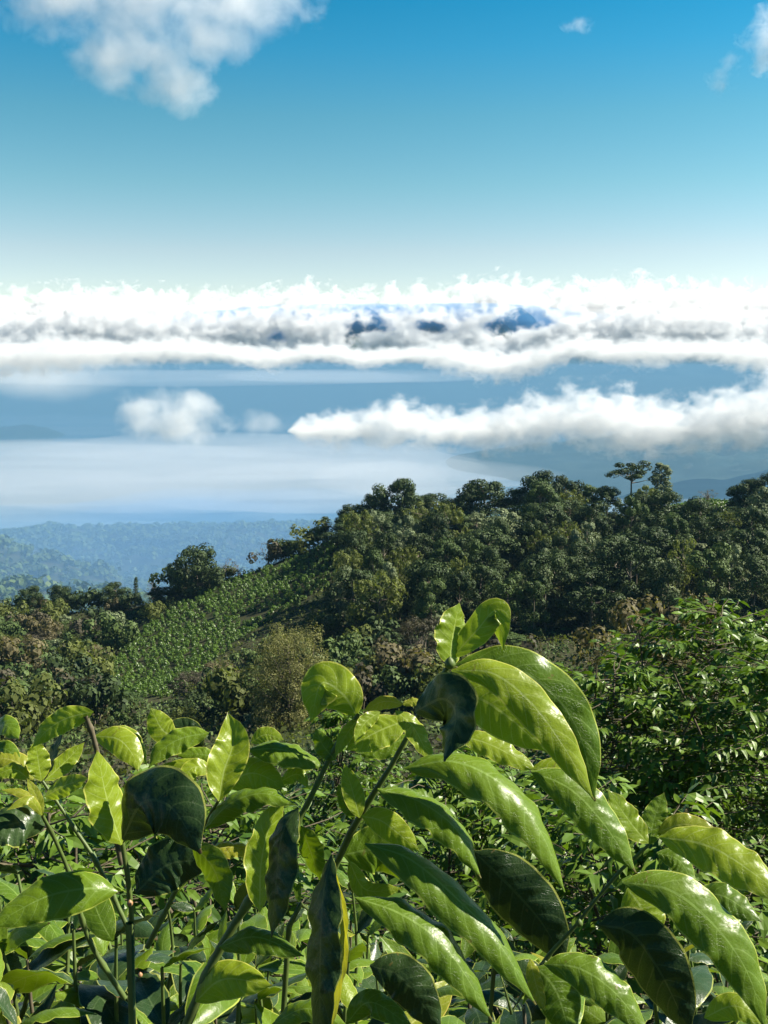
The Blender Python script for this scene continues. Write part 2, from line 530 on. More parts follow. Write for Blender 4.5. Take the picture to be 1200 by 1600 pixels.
def pen_h(x, y):
    P = np.stack([x, y, 0 * x], -1)
    u = 600 + F * x / y
    a = np.clip((u - 697) / 330, 0, 1.4)
    mid = 14000
    w = 600 + 3800 * a ** 0.7
    r = np.abs(y - mid) / w + 0.4 * (fbm(P / 760, 4, 61) - 0.5)
    return LAKE_Z - 12 + np.where(u > 685, (60 + 320 * a) * np.clip(1 - r, 0, 1) ** 0.6 * np.clip((u - 690) / 25, 0, 1), 0) * (0.7 + 0.6 * fbm(P / 400, 3, 62))
land_sheet('peninsula', 'hazy blue headland reaching into the lake behind the right ridge', 500, 10400, 10000, 19600, 200, 120, pen_h, M['far_land'])

# ================================================================== CLOUDS: thousands of small white flakes over puffs
def sph(n, rng):
    return norm(rng.normal(size=(n, 3)))
def vapour(name, u0, v0, d, depth, dens, seed, ns, cut, gain, blobs=(), band=None, holes=(), parent=None, amp=0.5, step=0.12, zs=1.0, color=(0.985, 0.985, 0.99), det=0.60, hole_k=1.0):
    """soft body of a cloud in a box: noise density thinning out from blobs and bands (sizes given as seen, built in metres)"""
    c = W(u0, v0, d); k = d / F
    b = NT('cloud_vapour')
    tc = b.n('TexCoord')
    P = tc.outputs['Object']
    sp = b.n('SeparateXYZ'); b.l(P, sp.inputs[0])
    def blob(x, z, rx, rz):
        mp = b.n('Mapping', vector_type='POINT')
        mp.inputs['Location'].default_value = (-x / rx, 0, -z / rz)
        mp.inputs['Scale'].default_value = (1 / rx, 1 / depth, 1 / rz)
        b.l(P, mp.inputs[0])
        ln = b.n('VectorMath', operation='LENGTH')
        b.l(mp.outputs[0], ln.inputs[0])
        return b.math('SUBTRACT', 1.0, ln.outputs['Value'])
    tot = None
    ext = []
    for (a, e, f, g) in blobs:
        q = (a * k, -e * k, f * k, g * k)
        f_ = blob(*q)
        tot = f_ if tot is None else b.math('MAXIMUM', tot, f_)
        ext.append((q[0] - 1.4 * q[2], q[0] + 1.4 * q[2], q[1] - 1.4 * q[3], q[1] + 1.4 * q[3]))
    if band:
        us, vt, vb = (np.array(q, float) for q in band)
        xs = (us - u0) * k; zt = (v0 - vt) * k; zb = (v0 - vb) * k
        x0, x1 = xs[0], xs[-1]; zmin, zmax = zb.min(), zt.max(); H = zmax - zmin
        stops = [((x - x0) / (x1 - x0), ((0.5 * (t + o) - zmin) / H, 0.5 * (t - o) / H, 0)) for x, t, o in zip(xs, zt, zb)]
        col = b.ramp(b.math('DIVIDE', b.math('SUBTRACT', sp.outputs[0], x0), x1 - x0), stops)
        s2 = b.n('SeparateColor'); b.l(col, s2.inputs[0])
        zc = b.math('ADD', b.math('MULTIPLY', s2.outputs[0], H), zmin); hz = b.math('MAXIMUM', b.math('MULTIPLY', s2.outputs[1], H), 0.02 * H)
        f_ = b.math('SUBTRACT', 1.0, b.math('DIVIDE', b.math('ABSOLUTE', b.math('SUBTRACT', sp.outputs[2], zc)), hz))
        yy_ = b.math('DIVIDE', sp.outputs[1], depth)
        f_ = b.math('SUBTRACT', f_, b.math('MULTIPLY', b.math('MULTIPLY', yy_, yy_), 0.8))
        tot = f_ if tot is None else b.math('MAXIMUM', tot, f_)
        ext.append((x0, x1, zmin - 0.22 * H, zmax + 0.22 * H))
    for (a, e, f, g) in holes:
        h_ = blob((a - u0) * k, (v0 - e) * k, f * k, g * k)
        tot = b.math('SUBTRACT', tot, b.math('MULTIPLY', b.math('MAXIMUM', b.math('ADD', h_, 0.5), 0.0), hole_k))
    mpn = b.n('Mapping'); mpn.inputs['Scale'].default_value = (1 / ns, 1 / ns, 1 / (ns * zs)); mpn.inputs['Location'].default_value = (seed, seed * 0.7, 0)
    b.l(P, mpn.inputs[0])
    nz = b.noise(1.0, 8, det, mpn.outputs[0], 0.3)
    q = b.math('SUBTRACT', b.math('ADD', b.math('MULTIPLY', nz, gain), b.math('MULTIPLY', b.math('MINIMUM', tot, 0.75), amp)), cut)
    q = b.math('MULTIPLY', b.math('MINIMUM', b.math('MAXIMUM', q, 0.0), 0.6), dens)
    q = b.math('MULTIPLY', q, b.math('GREATER_THAN', tot, -0.38))
    pv = b.n('VolumePrincipled'); pv.inputs['Color'].default_value = (*color, 1)
    b.l(q, pv.inputs['Density'])
    b.l(pv.outputs[0], b.out.inputs['Volume'])
    b.m.cycles.volume_step_rate = step
    E = np.array(ext)
    x0, x1, z0, z1 = E[:, 0].min(), E[:, 1].max(), E[:, 2].min(), E[:, 3].max()
    y0, y1 = -depth * 1.3, depth * 1.3
    V = [(x0, y0, z0), (x1, y0, z0), (x1, y1, z0), (x0, y1, z0), (x0, y0, z1), (x1, y0, z1), (x1, y1, z1), (x0, y1, z1)]
    o = link(name, mesh_np(name, V, [(0, 3, 2, 1), (4, 5, 6, 7), (0, 1, 5, 4), (1, 2, 6, 5), (2, 3, 7, 6), (3, 0, 4, 7)], [b.m]), parent)
    o.location = c
    return o
tag(vapour('cloud', 232, 2, 4000, 150, 0.0095, 77, 150, 0.86, 1.75, blobs=[(0, -10, 170, 82), (5, 35, 75, 72), (-130, -10, 105, 58), (130, 0, 120, 58), (-20, -60, 290, 60), (10, 80, 60, 48), (100, 55, 70, 42), (-60, 85, 60, 50), (40, 125, 60, 40)], amp=0.55, step=0.09), 'ragged white cloud high in the upper left sky', 'cloud')
tag(vapour('cloud', 1210, 56, 4000, 70, 0.02, 78, 90, 1.25, 2.5, blobs=[(0, 6, 48, 44), (34, -20, 50, 46)]), 'small white cloud cut by the right edge of the sky', 'cloud')
tag(vapour('cloud', 1128, 120, 4000, 40, 0.010, 79, 60, 1.25, 2.5, blobs=[(0, 6, 24, 20), (12, -20, 16, 16)]), 'faint wisp of cloud below the small cloud at right', 'cloud')
tag(vapour('cloud', 905, 37, 4000, 36, 0.010, 80, 60, 1.28, 2.5, blobs=[(0, 0, 24, 12)]), 'faint wisp of cloud near the top edge right of centre', 'cloud')
BANK_U = [-900, -500, -200, 0, 120, 300, 400, 480, 560, 640, 720, 780, 840, 920, 1000, 1100, 1200, 1400, 1700, 2100]
tag(vapour('cloud_bank', 600, 510, 42500, 1300, 0.008, 3, 560, 1.50, 3.0, band=(BANK_U, [462, 458, 460, 464, 456, 462, 466, 452, 464, 458, 452, 440, 452, 448, 444, 452, 456, 452, 460, 462], [575] * 20), amp=0.9, step=0.10, zs=0.8, color=(0.93, 0.935, 0.945)), 'soft white body of the cloud bank along the horizon', kind='stuff')
tag(vapour('cloud_row', 600, 545, 32600, 600, 0.008, 5, 360, 1.50, 3.0, band=(BANK_U, [478, 480, 476, 484, 470, 482, 476, 470, 484, 474, 482, 466, 476, 482, 470, 478, 484, 474, 480, 480], [585, 590, 590, 588, 568, 574, 560, 572, 560, 566, 588, 592, 572, 564, 572, 560, 582, 566, 580, 585]),
    holes=[(433, 524, 22, 12), (550, 522, 24, 17), (592, 513, 32, 13), (672, 515, 36, 12), (780, 521, 28, 19), (824, 504, 36, 16), (1150, 552, 40, 8)], amp=0.9, step=0.07, zs=0.8, hole_k=0.85, color=(0.95, 0.955, 0.965)), 'soft white body of the lower cloud row before the mountains', kind='stuff')
LB_U = [452, 474, 520, 560, 600, 630, 690, 760, 830, 900, 950, 1010, 1060, 1120, 1200, 1400, 1700]
tag(vapour('low_cloud', 900, 655, 1600, 46, 0.055, 7, 30, 1.54, 3.0, band=(LB_U, [668, 650, 638, 640, 626, 616, 640, 634, 614, 602, 596, 608, 622, 606, 588, 580, 585], [676, 694, 702, 696, 700, 704, 704, 712, 704, 700, 718, 722, 716, 716, 712, 710, 715]), amp=0.9, step=0.075, zs=0.75, color=(0.95, 0.955, 0.965)), 'soft white vapour of the long low cloud at right', kind='stuff')
tag(vapour('low_cloud', 275, 645, 1650, 44, 0.028, 9, 42, 1.12, 2.3, blobs=[(0, 8, 75, 40), (-40, -10, 50, 26), (30, -14, 34, 24), (10, 26, 60, 26)], amp=0.8, step=0.10), 'small soft cloud over the lake left of centre', 'cloud')
tag(vapour('low_cloud', 415, 662, 1650, 30, 0.014, 10, 40, 1.12, 2.3, blobs=[(0, 0, 42, 20)], amp=0.8, step=0.10), 'tiny faint puff of cloud between two larger low clouds', 'cloud')
SU = [-500, -200, 0, 90, 180, 260, 340, 420, 500, 570, 640, 700, 750, 800, 850, 900, 960, 1020, 1080, 1150, 1220, 1400, 1700]
tag(vapour('low_cloud', 600, 566, 1700, 45, 0.055, 12, 17, 1.50, 3.0, band=(SU, [524, 520, 528, 516, 530, 522, 530, 540, 532, 544, 540, 528, 540, 544, 534, 518, 530, 520, 532, 522, 528, 520, 524], [586, 592, 590, 588, 572, 570, 566, 582, 564, 578, 566, 584, 596, 596, 584, 562, 570, 576, 562, 580, 590, 580, 580]), amp=0.95, step=0.05, zs=0.8, color=(0.935, 0.94, 0.95)), 'ragged strip of white cloud hanging along the foot of the cloud bank', 'cloud')
tag(vapour('mist', 50, 588, 2400, 160, 0.0045, 14, 150, 0.95, 1.8, blobs=[(-60, -8, 210, 50), (20, 4, 130, 38), (0, -26, 220, 34)], amp=0.9, step=0.12), 'grey white mist hanging below the cloud bank at left', 'mist', kind='stuff')

# thin mist over the lake: soft lens-shaped bodies of air
def mist_lens(u, v, d, hu, hv, depth, tau, seed, label, tilt=0.0, color=(0.93, 0.95, 1.0)):
    b = NT('mist_air')
    pv = b.n('VolumePrincipled')
    pv.inputs['Color'].default_value = (*color, 1)
    pv.inputs['Density'].default_value = tau / (2 * depth)
    b.l(pv.outputs[0], b.out.inputs['Volume'])
    n, m = 40, 20
    th = np.linspace(0, 2 * PI, n, endpoint=False); ph = np.linspace(0.02, PI - 0.02, m)
    T, Pq = np.meshgrid(th, ph)
    D = np.stack([np.sin(Pq) * np.cos(T), np.sin(Pq) * np.sin(T), np.cos(Pq)], -1).reshape(-1, 3)
    k = (0.62 + 0.76 * fbm(D * 1.7 + seed, 3, seed))[:, None]
    px = d / F
    V = D * k * [hu * px, depth, hv * px]
    ct, st_ = math.cos(tilt), math.sin(tilt)
    V = np.stack([V[:, 0] * ct - V[:, 2] * st_, V[:, 1], V[:, 0] * st_ + V[:, 2] * ct], -1) + W(u, v, d)
    idx = np.arange(n * m).reshape(m, n)
    Fq = np.stack([idx[:-1], np.roll(idx[:-1], -1, 1), np.roll(idx[1:], -1, 1), idx[1:]], -1).reshape(-1, 4)
    cap = [[idx[0, 0], idx[0, i + 1], idx[0, i], idx[0, 0]] for i in range(0)]
    me = mesh_np('mist', V, Fq, [b.m], smooth=True)
    import bmesh
    bb = bmesh.new(); bb.from_mesh(me); bmesh.ops.holes_fill(bb, edges=[e for e in bb.edges if e.is_boundary]); bmesh.ops.recalc_face_normals(bb, faces=bb.faces); bb.to_mesh(me); bb.free()
    return tag(link('mist', me), label, 'mist', kind='stuff')
mist_lens(250, 590, 9000, 420, 13, 500, 0.35, 21, 'pale haze along the foot of the far mountains')
mist_lens(560, 588, 9000, 240, 10, 500, 0.3, 22, 'pale streak of haze before the far mountains')
mist_lens(270, 742, 5000, 560, 54, 800, 0.85, 1, 'broad pale mist lying over the near lake')
mist_lens(90, 775, 7900, 330, 34, 600, 0.30, 2, 'pale mist low over the lake at left')
mist_lens(470, 735, 5000, 190, 10, 420, 0.30, 3, 'thin bright streak of mist over the middle of the lake', 0.06)
mist_lens(200, 703, 5000, 230, 7, 420, 0.25, 4, 'thin streak of mist far out on the lake', -0.03)
mist_lens(600, 748, 5000, 120, 26, 420, 0.40, 5, 'pale mist beside the forest skyline')
mist_lens(200, 895, 3500, 520, 92, 1500, 1.0, 10, 'blue mist filling the valley before the blue hills', color=(0.32, 0.60, 1.0))
mist_lens(640, 516, 34500, 420, 44, 480, 2.4, 9, 'blue air before the far mountain peaks', color=(0.16, 0.44, 0.74))

# ------------------------------------------------------------------ air
b = NT('haze_air')
pv = b.n('VolumePrincipled')
pv.inputs['Color'].default_value = (0.15, 0.31, 0.47, 1)
pv.inputs['Density'].default_value = 0.00008
pv.inputs['Anisotropy'].default_value = 0.0
b.l(pv.outputs[0], b.out.inputs['Volume'])
x0, x1, y0, y1, z0, z1 = -30200, 30200, -150, 30940, LAKE_Z - 160, 82
V = [(x0, y0, z0), (x1, y0, z0), (x1, y1, z0), (x0, y1, z0), (x0, y0, z1), (x1, y0, z1), (x1, y1, z1), (x0, y1, z1)]
tag(link('haze', mesh_np('haze', V, [(0, 3, 2, 1), (4, 5, 6, 7), (0, 1, 5, 4), (1, 2, 6, 5), (2, 3, 7, 6), (3, 0, 4, 7)], [b.m])), 'pale blue air fading the far hills', kind='stuff')

# ================================================================== FAR FOREST on the blue hills
rng = np.random.default_rng(21)
n = 16000
yy = 2300 + (6720 - 2300) * rng.random(n) ** 0.9
xx = rng.uniform(-0.62, 0.12, n) * yy
zz = ground(xx, yy)
k = 9
hr = rng.uniform(11, 30, n)
d = sph(n * k, rng); d[:, 2] = np.abs(d[:, 2])
I = np.repeat(np.arange(n), k)
P = np.stack([xx, yy, zz], -1)[I] + d * (hr[I] * 0.75)[:, None] + np.stack([0 * hr, 0 * hr, hr * 0.5], -1)[I]
V, Fq = facets(P, norm(d + 0.5 * sph(n * k, rng)), hr[I] * 0.75, rng=rng)
tag(link('far_forest', mesh_np('far_forest', V, Fq, [M['mid']])), 'forest covering the blue hills beyond the ridge', kind='stuff')

# ================================================================== TREES
def limb(acc, p, q, r0, r1, rng, sides=5, n=5, wob=0.06):
    p, q = np.asarray(p, float), np.asarray(q, float)
    t = np.linspace(0, 1, n)[:, None]
    pts = p * (1 - t) + q * t
    L = np.linalg.norm(q - p)
    pts[1:-1] += rng.normal(size=(n - 2, 3)) * L * wob
    V, Fq = tube(pts, np.linspace(r0, r1, n), sides)
    acc.add(V, Fq)
    return pts
def tree_meshes(seed, H, R, base, lobes, lobe_r, per_lobe, leaf, bark, fol, form='round', aspect=0.8, droop=0.0, gap=0.0, lobe_flat=0.75):
    rng = np.random.default_rng(seed)
    tr = Acc()
    top = H * (0.82 if form != 'umbrella' else 0.9)
    lean = rng.normal(size=2) * H * 0.03
    trunk = limb(tr, (0, 0, -0.6), (lean[0], lean[1], top), 0.018 * H + 0.06, 0.004 * H + 0.02, rng, 7, 8, 0.008)
    C, Rr = [], []
    for i in range(lobes):
        f = (i + 0.5) / lobes
        a = i * 2.399 + rng.normal() * 0.5
        if form == 'round':
            h = base + (1 - base) * rng.random() ** 0.85
            prof = math.sqrt(max(0.05, 1 - ((h - (base + 1) / 2) / ((1 - base) / 2 + 0.02)) ** 2))
            rr = R * prof * math.sqrt(rng.uniform(0.15, 1))
            z = H * (h - 0.05)
        elif form == 'umbrella':
            h = 0.80 + 0.2 * rng.random(); rr = R * math.sqrt(rng.uniform(0.03, 1)); z = H * (h - 0.12 * (rr / R) ** 2 * 0.8)
        elif form == 'column':
            h = base + (1 - base) * f; rr = R * (0.35 + 0.65 * rng.random()) * (1 - 0.45 * f); z = H * (h - 0.03)
        elif form == 'cone':
            h = base + (1 - base) * f; rr = R * (1.05 - f) * rng.uniform(0.4, 1); z = H * h
        else:                                 # weeping / feathery: limbs rise and fan out
            h = base + (1 - base) * rng.random(); rr = R * (0.25 + 0.75 * rng.random()) * (0.65 + 0.35 * math.sin(PI * min(1, (h - base) / (1 - base) + 0.15))); z = H * (h - 0.04)
        c = np.array([rr * math.cos(a) + lean[0] * h, rr * math.sin(a) + lean[1] * h, z])
        C.append(c); Rr.append(lobe_r * rng.uniform(0.65, 1.3))
        jz = max(base * 0.55, min(h - 0.12, 0.75)) * H * (0.92 if form != 'fan' else 0.5)
        j = trunk[0] + (trunk[-1] - trunk[0]) * min(0.98, (jz + 0.6) / (top + 0.6))
        if i % (1 if form in ('umbrella', 'fan') else 2) == 0:
            limb(tr, j, c, 0.008 * H + 0.02, 0.02, rng, 4, 4, 0.06)
    C, Rr = np.array(C), np.array(Rr)
    n = lobes * per_lobe
    I = np.repeat(np.arange(lobes), per_lobe)
    d = sph(n, rng)
    rad = rng.uniform(0.55, 1.08, n) ** 0.5
    P = C[I] + d * (Rr[I] * rad)[:, None] * [1, 1, lobe_flat]
    if gap:
        keep = fbm(P / (lobe_r * 0.8), 3, seed) > gap
        P, d = P[keep], d[keep]
    if droop:
        P[:, 2] -= droop * rng.random(len(P)) ** 2 * lobe_r * 2
    N = norm(d * 1.0 + sph(len(P), rng) * 0.34 + [0, 0, 0.15])
    V, Fq = facets(P, N, leaf * rng.uniform(0.55, 1.35, len(P)), aspect, rng, bend=0.25)
    return tr.mesh('trunk', [bark], True), mesh_np('crown', V, Fq, [fol])
def variants(n, seed, *a, **k): return [tree_meshes(seed + 31 * i, *a, **k) for i in range(n)]
# unit sizes in metres; each is scaled to the tree it stands for
TV = {
 'dark':    variants(4, 100, 16, 5.6, 0.16, 24, 2.0, 330, 0.48, M['bark'], M['dark'], gap=0.33),
 'orb':     variants(2, 150, 11, 5.8, 0.06, 46, 1.8, 230, 0.46, M['bark'], M['dark'], gap=0.28),
 'mid':     variants(3, 300, 15, 5.4, 0.14, 24, 1.9, 320, 0.48, M['bark'], M['mid'], gap=0.33),
 'pale':    variants(4, 500, 14, 5.2, 0.12, 28, 1.6, 250, 0.46, M['bark_pale'], M['pale'], gap=0.32),
 'palecol': variants(2, 600, 18, 3.4, 0.08, 34, 1.3, 170, 0.48, M['bark'], M['pale'], form='column', gap=0.32),
 'umbrella':variants(2, 700, 17, 5.2, 0.5, 18, 1.7, 130, 0.55, M['bark'], M['dark'], form='umbrella', gap=0.36, lobe_flat=0.5),
 'cone':    variants(2, 800, 16, 3.6, 0.2, 24, 1.2, 80, 0.5, M['bark'], M['dark'], form='cone', gap=0.4),
 'bare':    variants(2, 900, 12, 4.0, 0.3, 22, 1.1, 26, 0.34, M['bark_pale'], M['tan'], form='fan', gap=0.4),
 'willow':  variants(1, 1000, 20, 8.2, 0.18, 90, 1.9, 360, 0.36, M['bark'], M['feather'], form='fan', aspect=0.45, droop=0.8, gap=0.30),
 'brownfan':variants(2, 1100, 11, 5.0, 0.45, 46, 1.1, 240, 0.28, M['bark_pale'], M['brown'], form='fan', aspect=0.5, gap=0.33, lobe_flat=0.6),
 'tanround':variants(2, 1200, 12, 5.2, 0.12, 40, 1.3, 100, 0.42, M['bark_pale'], M['tan'], gap=0.36),
 'olive':   variants(2, 1300, 11, 5.0, 0.12, 34, 1.35, 100, 0.45, M['bark'], M['olive'], gap=0.36),
}
UNIT = {'orb': (11, 6.2), 'dark': (16, 5.9), 'mid': (15, 5.7), 'pale': (14, 5.6), 'palecol': (18, 3.9), 'umbrella': (17, 5.8), 'cone': (16, 4.0), 'bare': (12, 4.4), 'willow': (20, 8.8), 'brownfan': (11, 5.5), 'tanround': (12, 5.6), 'olive': (11, 5.4)}
NAME = {'orb': 'broadleaf_tree', 'dark': 'broadleaf_tree', 'mid': 'broadleaf_tree', 'pale': 'pale_tree', 'palecol': 'pale_tree', 'umbrella': 'umbrella_tree', 'cone': 'ragged_tree', 'bare': 'thin_tree', 'willow': 'feathery_tree', 'brownfan': 'feathery_tree', 'tanround': 'dry_tree', 'olive': 'olive_tree'}
cnt = [0]
def tree(kind, x, y, z, h, w, label, group=None, cat='tree'):
    """a tree of height h and crown width w standing at x, y, z"""
    tm, cm = random.choice(TV[kind])
    uh, ur = UNIT[kind]
    e = link(NAME[kind], None, loc=(x, y, z - 0.3))
    e.rotation_euler = (0, 0, random.uniform(0, 6.28))
    e.scale = (w / (2 * ur), w / (2 * ur), h / uh)
    tag(e, label, cat, group)
    link('trunk', tm, e); link('crown', cm, e)
    cnt[0] += 1
    return e
def tree_px(kind, u, v_top, y, w_px, label, group=None, h_min=3.0, v_base=None):
    """crown top at pixel row v_top, standing on the ground y metres out"""
    zt = -y * S(v_top)
    x = XY(u, y, zt)
    z = float(ground(x, y))
    if v_base is not None: z = float(-y * S(v_base))
    return tree(kind, float(x), y, z, max(h_min, float(zt - z)), w_px * y / F, label, group)

# skyline trees, each seen on its own
SKY = [
 ('orb', 308, 858, 292, 76, 'tall dark round tree standing alone on the plantation crest'),
 ('orb', 258, 922, 294, 48, 'low dark bushy tree just left of the tall tree on the crest'),
 ('orb', 50, 921, 300, 44, 'left one of the pair of round dark trees on the far left crest'),
 ('orb', 91, 918, 300, 42, 'right one of the pair of round dark trees on the far left crest'),
 ('orb', 180, 915, 302, 46, 'flat round grey green tree between the pair and the tall crest tree'),
 ('cone', 211, 911, 303, 18, 'thin small tree right of the grey green crest tree'),
 ('bare', 238, 903, 303, 30, 'wispy thin tree with bare top left of the tall crest tree'),
 ('bare', 352, 878, 303, 36, 'thin brownish tree just right of the tall crest tree'),
 ('bare', 372, 888, 300, 30, 'small half bare tree second right of the tall crest tree'),
 ('bare', 420, 852, 304, 52, 'pale feathery half bare tree midway along the sloping crest'),
 ('mid', 455, 853, 302, 44, 'olive flat crowned tree below the notch of the crest'),
 ('cone', 484, 839, 303, 28, 'small dark pointed tree left of the conifer on the crest'),
 ('cone', 511, 816, 304, 40, 'dark ragged pointed tree standing where the crest meets the forest'),
 ('dark', 542, 812, 302, 38, 'narrow dark tree at the left end of the forest skyline'),
 ('orb', 582, 776, 303, 50, 'dark tree left of the tallest left hand skyline tree'),
 ('orb', 621, 752, 300, 72, 'tall dark tree at the left shoulder of the forest skyline'),
 ('orb', 556, 792, 300, 52, 'round dark tree low on the left end of the forest skyline'),
 ('orb', 646, 772, 302, 54, 'dark round tree just right of the left shoulder of the skyline'),
 ('dark', 684, 778, 302, 60, 'dark tree sloping down from the left shoulder of the skyline'),
 ('orb', 722, 776, 300, 52, 'dark round tree left of the broad round olive topped tree'),
 ('pale', 664, 784, 303, 44, 'small pale tree low on the skyline right of the left shoulder'),
 ('mid', 700, 796, 300, 46, 'low tree in the dip of the skyline before the round crown'),
 ('orb', 757, 754, 298, 88, 'broad round olive topped tree on the middle of the skyline'),
 ('dark', 812, 770, 300, 50, 'dark tree between the round crown and the high middle trees'),
 ('orb', 848, 741, 298, 70, 'high spreading dark tree at the middle of the skyline'),
 ('orb', 885, 748, 302, 56, 'dark tree leaning right of the high spreading tree'),
 ('olive', 890, 772, 292, 50, 'yellow green tree just below the high middle skyline trees'),
 ('mid', 925, 766, 303, 52, 'low rounded tree in the gap left of the flat topped tree'),
 ('umbrella', 986, 729, 298, 66, 'flat topped tall tree on a bare trunk on the right skyline'),
 ('palecol', 1035, 730, 300, 46, 'narrow column shaped tree right of the flat topped tall tree'),
 ('dark', 950, 768, 294, 46, 'dark tree under the flat topped tall tree'),
 ('olive', 1012, 765, 292, 40, 'small yellow green tree below the column shaped tree'),
 ('bare', 1105, 770, 310, 40, 'small thin tree on the bright grassy crest at right'),
 ('orb', 1180, 755, 288, 62, 'tall dark tree at the right edge of the skyline'),
 ('dark', 1225, 745, 285, 70, 'dark tree cut by the right edge of the photo on the skyline'),
 ('dark', 1150, 800, 270, 66, 'very dark tree in shade left of the right edge skyline tree'),
]
for k, u, v, y, w, lab in SKY:
    tree_px(k, u, v - (10 if k != 'orb' else 6), y, w * 1.12, lab)
# trees of the forest face that stand out
FACE = [
 ('palecol', 590, 880, 262, 62, 'pale grey green column tree on the left edge of the dark forest'),
 ('palecol', 625, 935, 240, 66, 'pale grey green column tree lower left in the dark forest'),
 ('pale', 563, 835, 282, 56, 'grey green tree lit at the top left of the forest face'),
 ('pale', 700, 862, 268, 74, 'pale lit crown in the middle left of the forest face'),
 ('mid', 665, 815, 284, 70, 'large mid green tree below the left shoulder trees'),
 ('pale', 782, 862, 262, 92, 'broad grey green crown at the centre of the forest face'),
 ('mid', 838, 822, 276, 88, 'rounded green crown below the high middle skyline trees'),
 ('pale', 912, 838, 268, 104, 'wide pale crown right of the centre of the forest face'),
 ('tanround', 858, 902, 236, 120, 'dull tan grey crown low in the centre of the forest face'),
 ('pale', 1000, 848, 262, 88, 'pale crown under the flat topped tall tree'),
 ('pale', 1078, 846, 256, 116, 'broad pale sunlit crown at the right of the forest face'),
 ('mid', 1090, 795, 284, 80, 'mid green tree below the bright grassy crest'),
 ('pale', 1185, 868, 250, 74, 'pale crown low at the right edge of the forest'),
 ('pale', 745, 800, 284, 50, 'lit grey green crown just under the round olive topped tree'),
 ('mid', 960, 905, 236, 90, 'low green crown at the foot of the forest face right of centre'),
 ('pale', 808, 958, 214, 70, 'pale small tree at the bottom of the forest face'),
 ('pale', 700, 930, 232, 70, 'pale crown low in the forest left of the top coffee leaf'),
]
for k, u, v, y, w, lab in FACE:
    tree_px(k, u, v, y, w, lab)
# mid-distance trees and big shrubs
MID = [
 ('willow', 452, 975, 150, 158, 'large feathery olive tree with fine branches before the dark gully'),
 ('brownfan', 655, 962, 168, 98, 'brown feathery tree with pale bare stems in the centre'),
 ('tanround', 985, 928, 74, 240, 'broad tan brown shrub behind the big coffee bush at right'),
 ('tanround', 1085, 925, 78, 120, 'tan shrub right behind the top of the big coffee bush'),
 ('tanround', 130, 1008, 232, 84, 'rust brown round tree on the left slope'),
 ('olive', 150, 984, 258, 92, 'olive yellow tree above the rust brown tree on the left'),
 ('brownfan', 60, 985, 262, 80, 'dull brown tree at the upper left slope'),
 ('mid', 40, 1000, 246, 96, 'dark green crown at the left edge of the slope'),
 ('olive', 20, 1060, 214, 100, 'pale olive shrub at the lower left edge of the slope'),
 ('olive', 130, 1045, 206, 80, 'olive bush below the rust brown tree'),
 ('tanround', 345, 1035, 200, 90, 'dry tan shrub at the lower right corner of the plantation'),
 ('brownfan', 300, 1050, 190, 90, 'brown shrub below the plantation beside the dark gully'),
 ('pale', 565, 990, 205, 66, 'pale bush at the foot of the dark column trees'),
 ('mid', 560, 1035, 172, 80, 'mid green bush right of the feathery olive tree'),
 ('olive', 690, 1045, 150, 84, 'olive bush low behind the top coffee leaves'),
 ('mid', 800, 990, 190, 80, 'dim green bush in the gap under the forest face'),
 ('dark', 400, 1040, 178, 70, 'dark bush in the gully left of the feathery olive tree'),
 ('mid', 190, 1080, 186, 80, 'green bush at the bottom left above the coffee leaves'),
 ('tanround', 75, 1085, 182, 70, 'tan bush at the bottom left above the coffee leaves'),
]
for k, u, v, y, w, lab in MID:
    tree_px(k, u, v, y, w, lab, v_base=None)

# the rest of the forest face: trees nothing tells apart
rng = np.random.default_rng(33)
placed = []
def far_enough(x, y, r):
    for a, b_, c_ in placed:
        if (a - x) ** 2 + (b_ - y) ** 2 < (0.8 * (r + c_)) ** 2: return False
    placed.append((x, y, r)); return True
tries = 0
forest = 0
while forest < 110 and tries < 4000:
    tries += 1
    u, y = rng.uniform(530, 1260), rng.uniform(205, 306)
    if y > 262 and 1040 < u < 1165: continue
    if y > 292: continue
    if u < 530 + (300 - y) * 0.2: continue
    z0 = float(ground(0, y))
    x = float(XY(u, y, float(ground((u - 600) / F * y, y))))
    r = rng.uniform(3.2, 7.0)
    if not far_enough(x, y, r * 0.85): continue
    kind = str(rng.choice(['dark', 'dark', 'dark', 'dark', 'dark', 'dark', 'mid', 'mid', 'pale', 'pale', 'olive']))
    tree(kind, x, y, float(ground(x, y)), rng.uniform(7, 11) + r * 1.1 - (6 if y > 276 else 0), 2 * r, 
         {'dark': 'dark crown packed into the shaded forest below the right skyline', 'mid': 'green crown packed into the forest below the right skyline', 'pale': 'greyish crown packed into the forest below the right skyline', 'olive': 'olive yellow crown packed into the forest below the right skyline'}[kind],
         {'dark': 'dark trees of the forest face', 'mid': 'green trees of the forest face', 'pale': 'greyish trees of the forest face', 'olive': 'olive trees of the forest face'}[kind])
    forest += 1

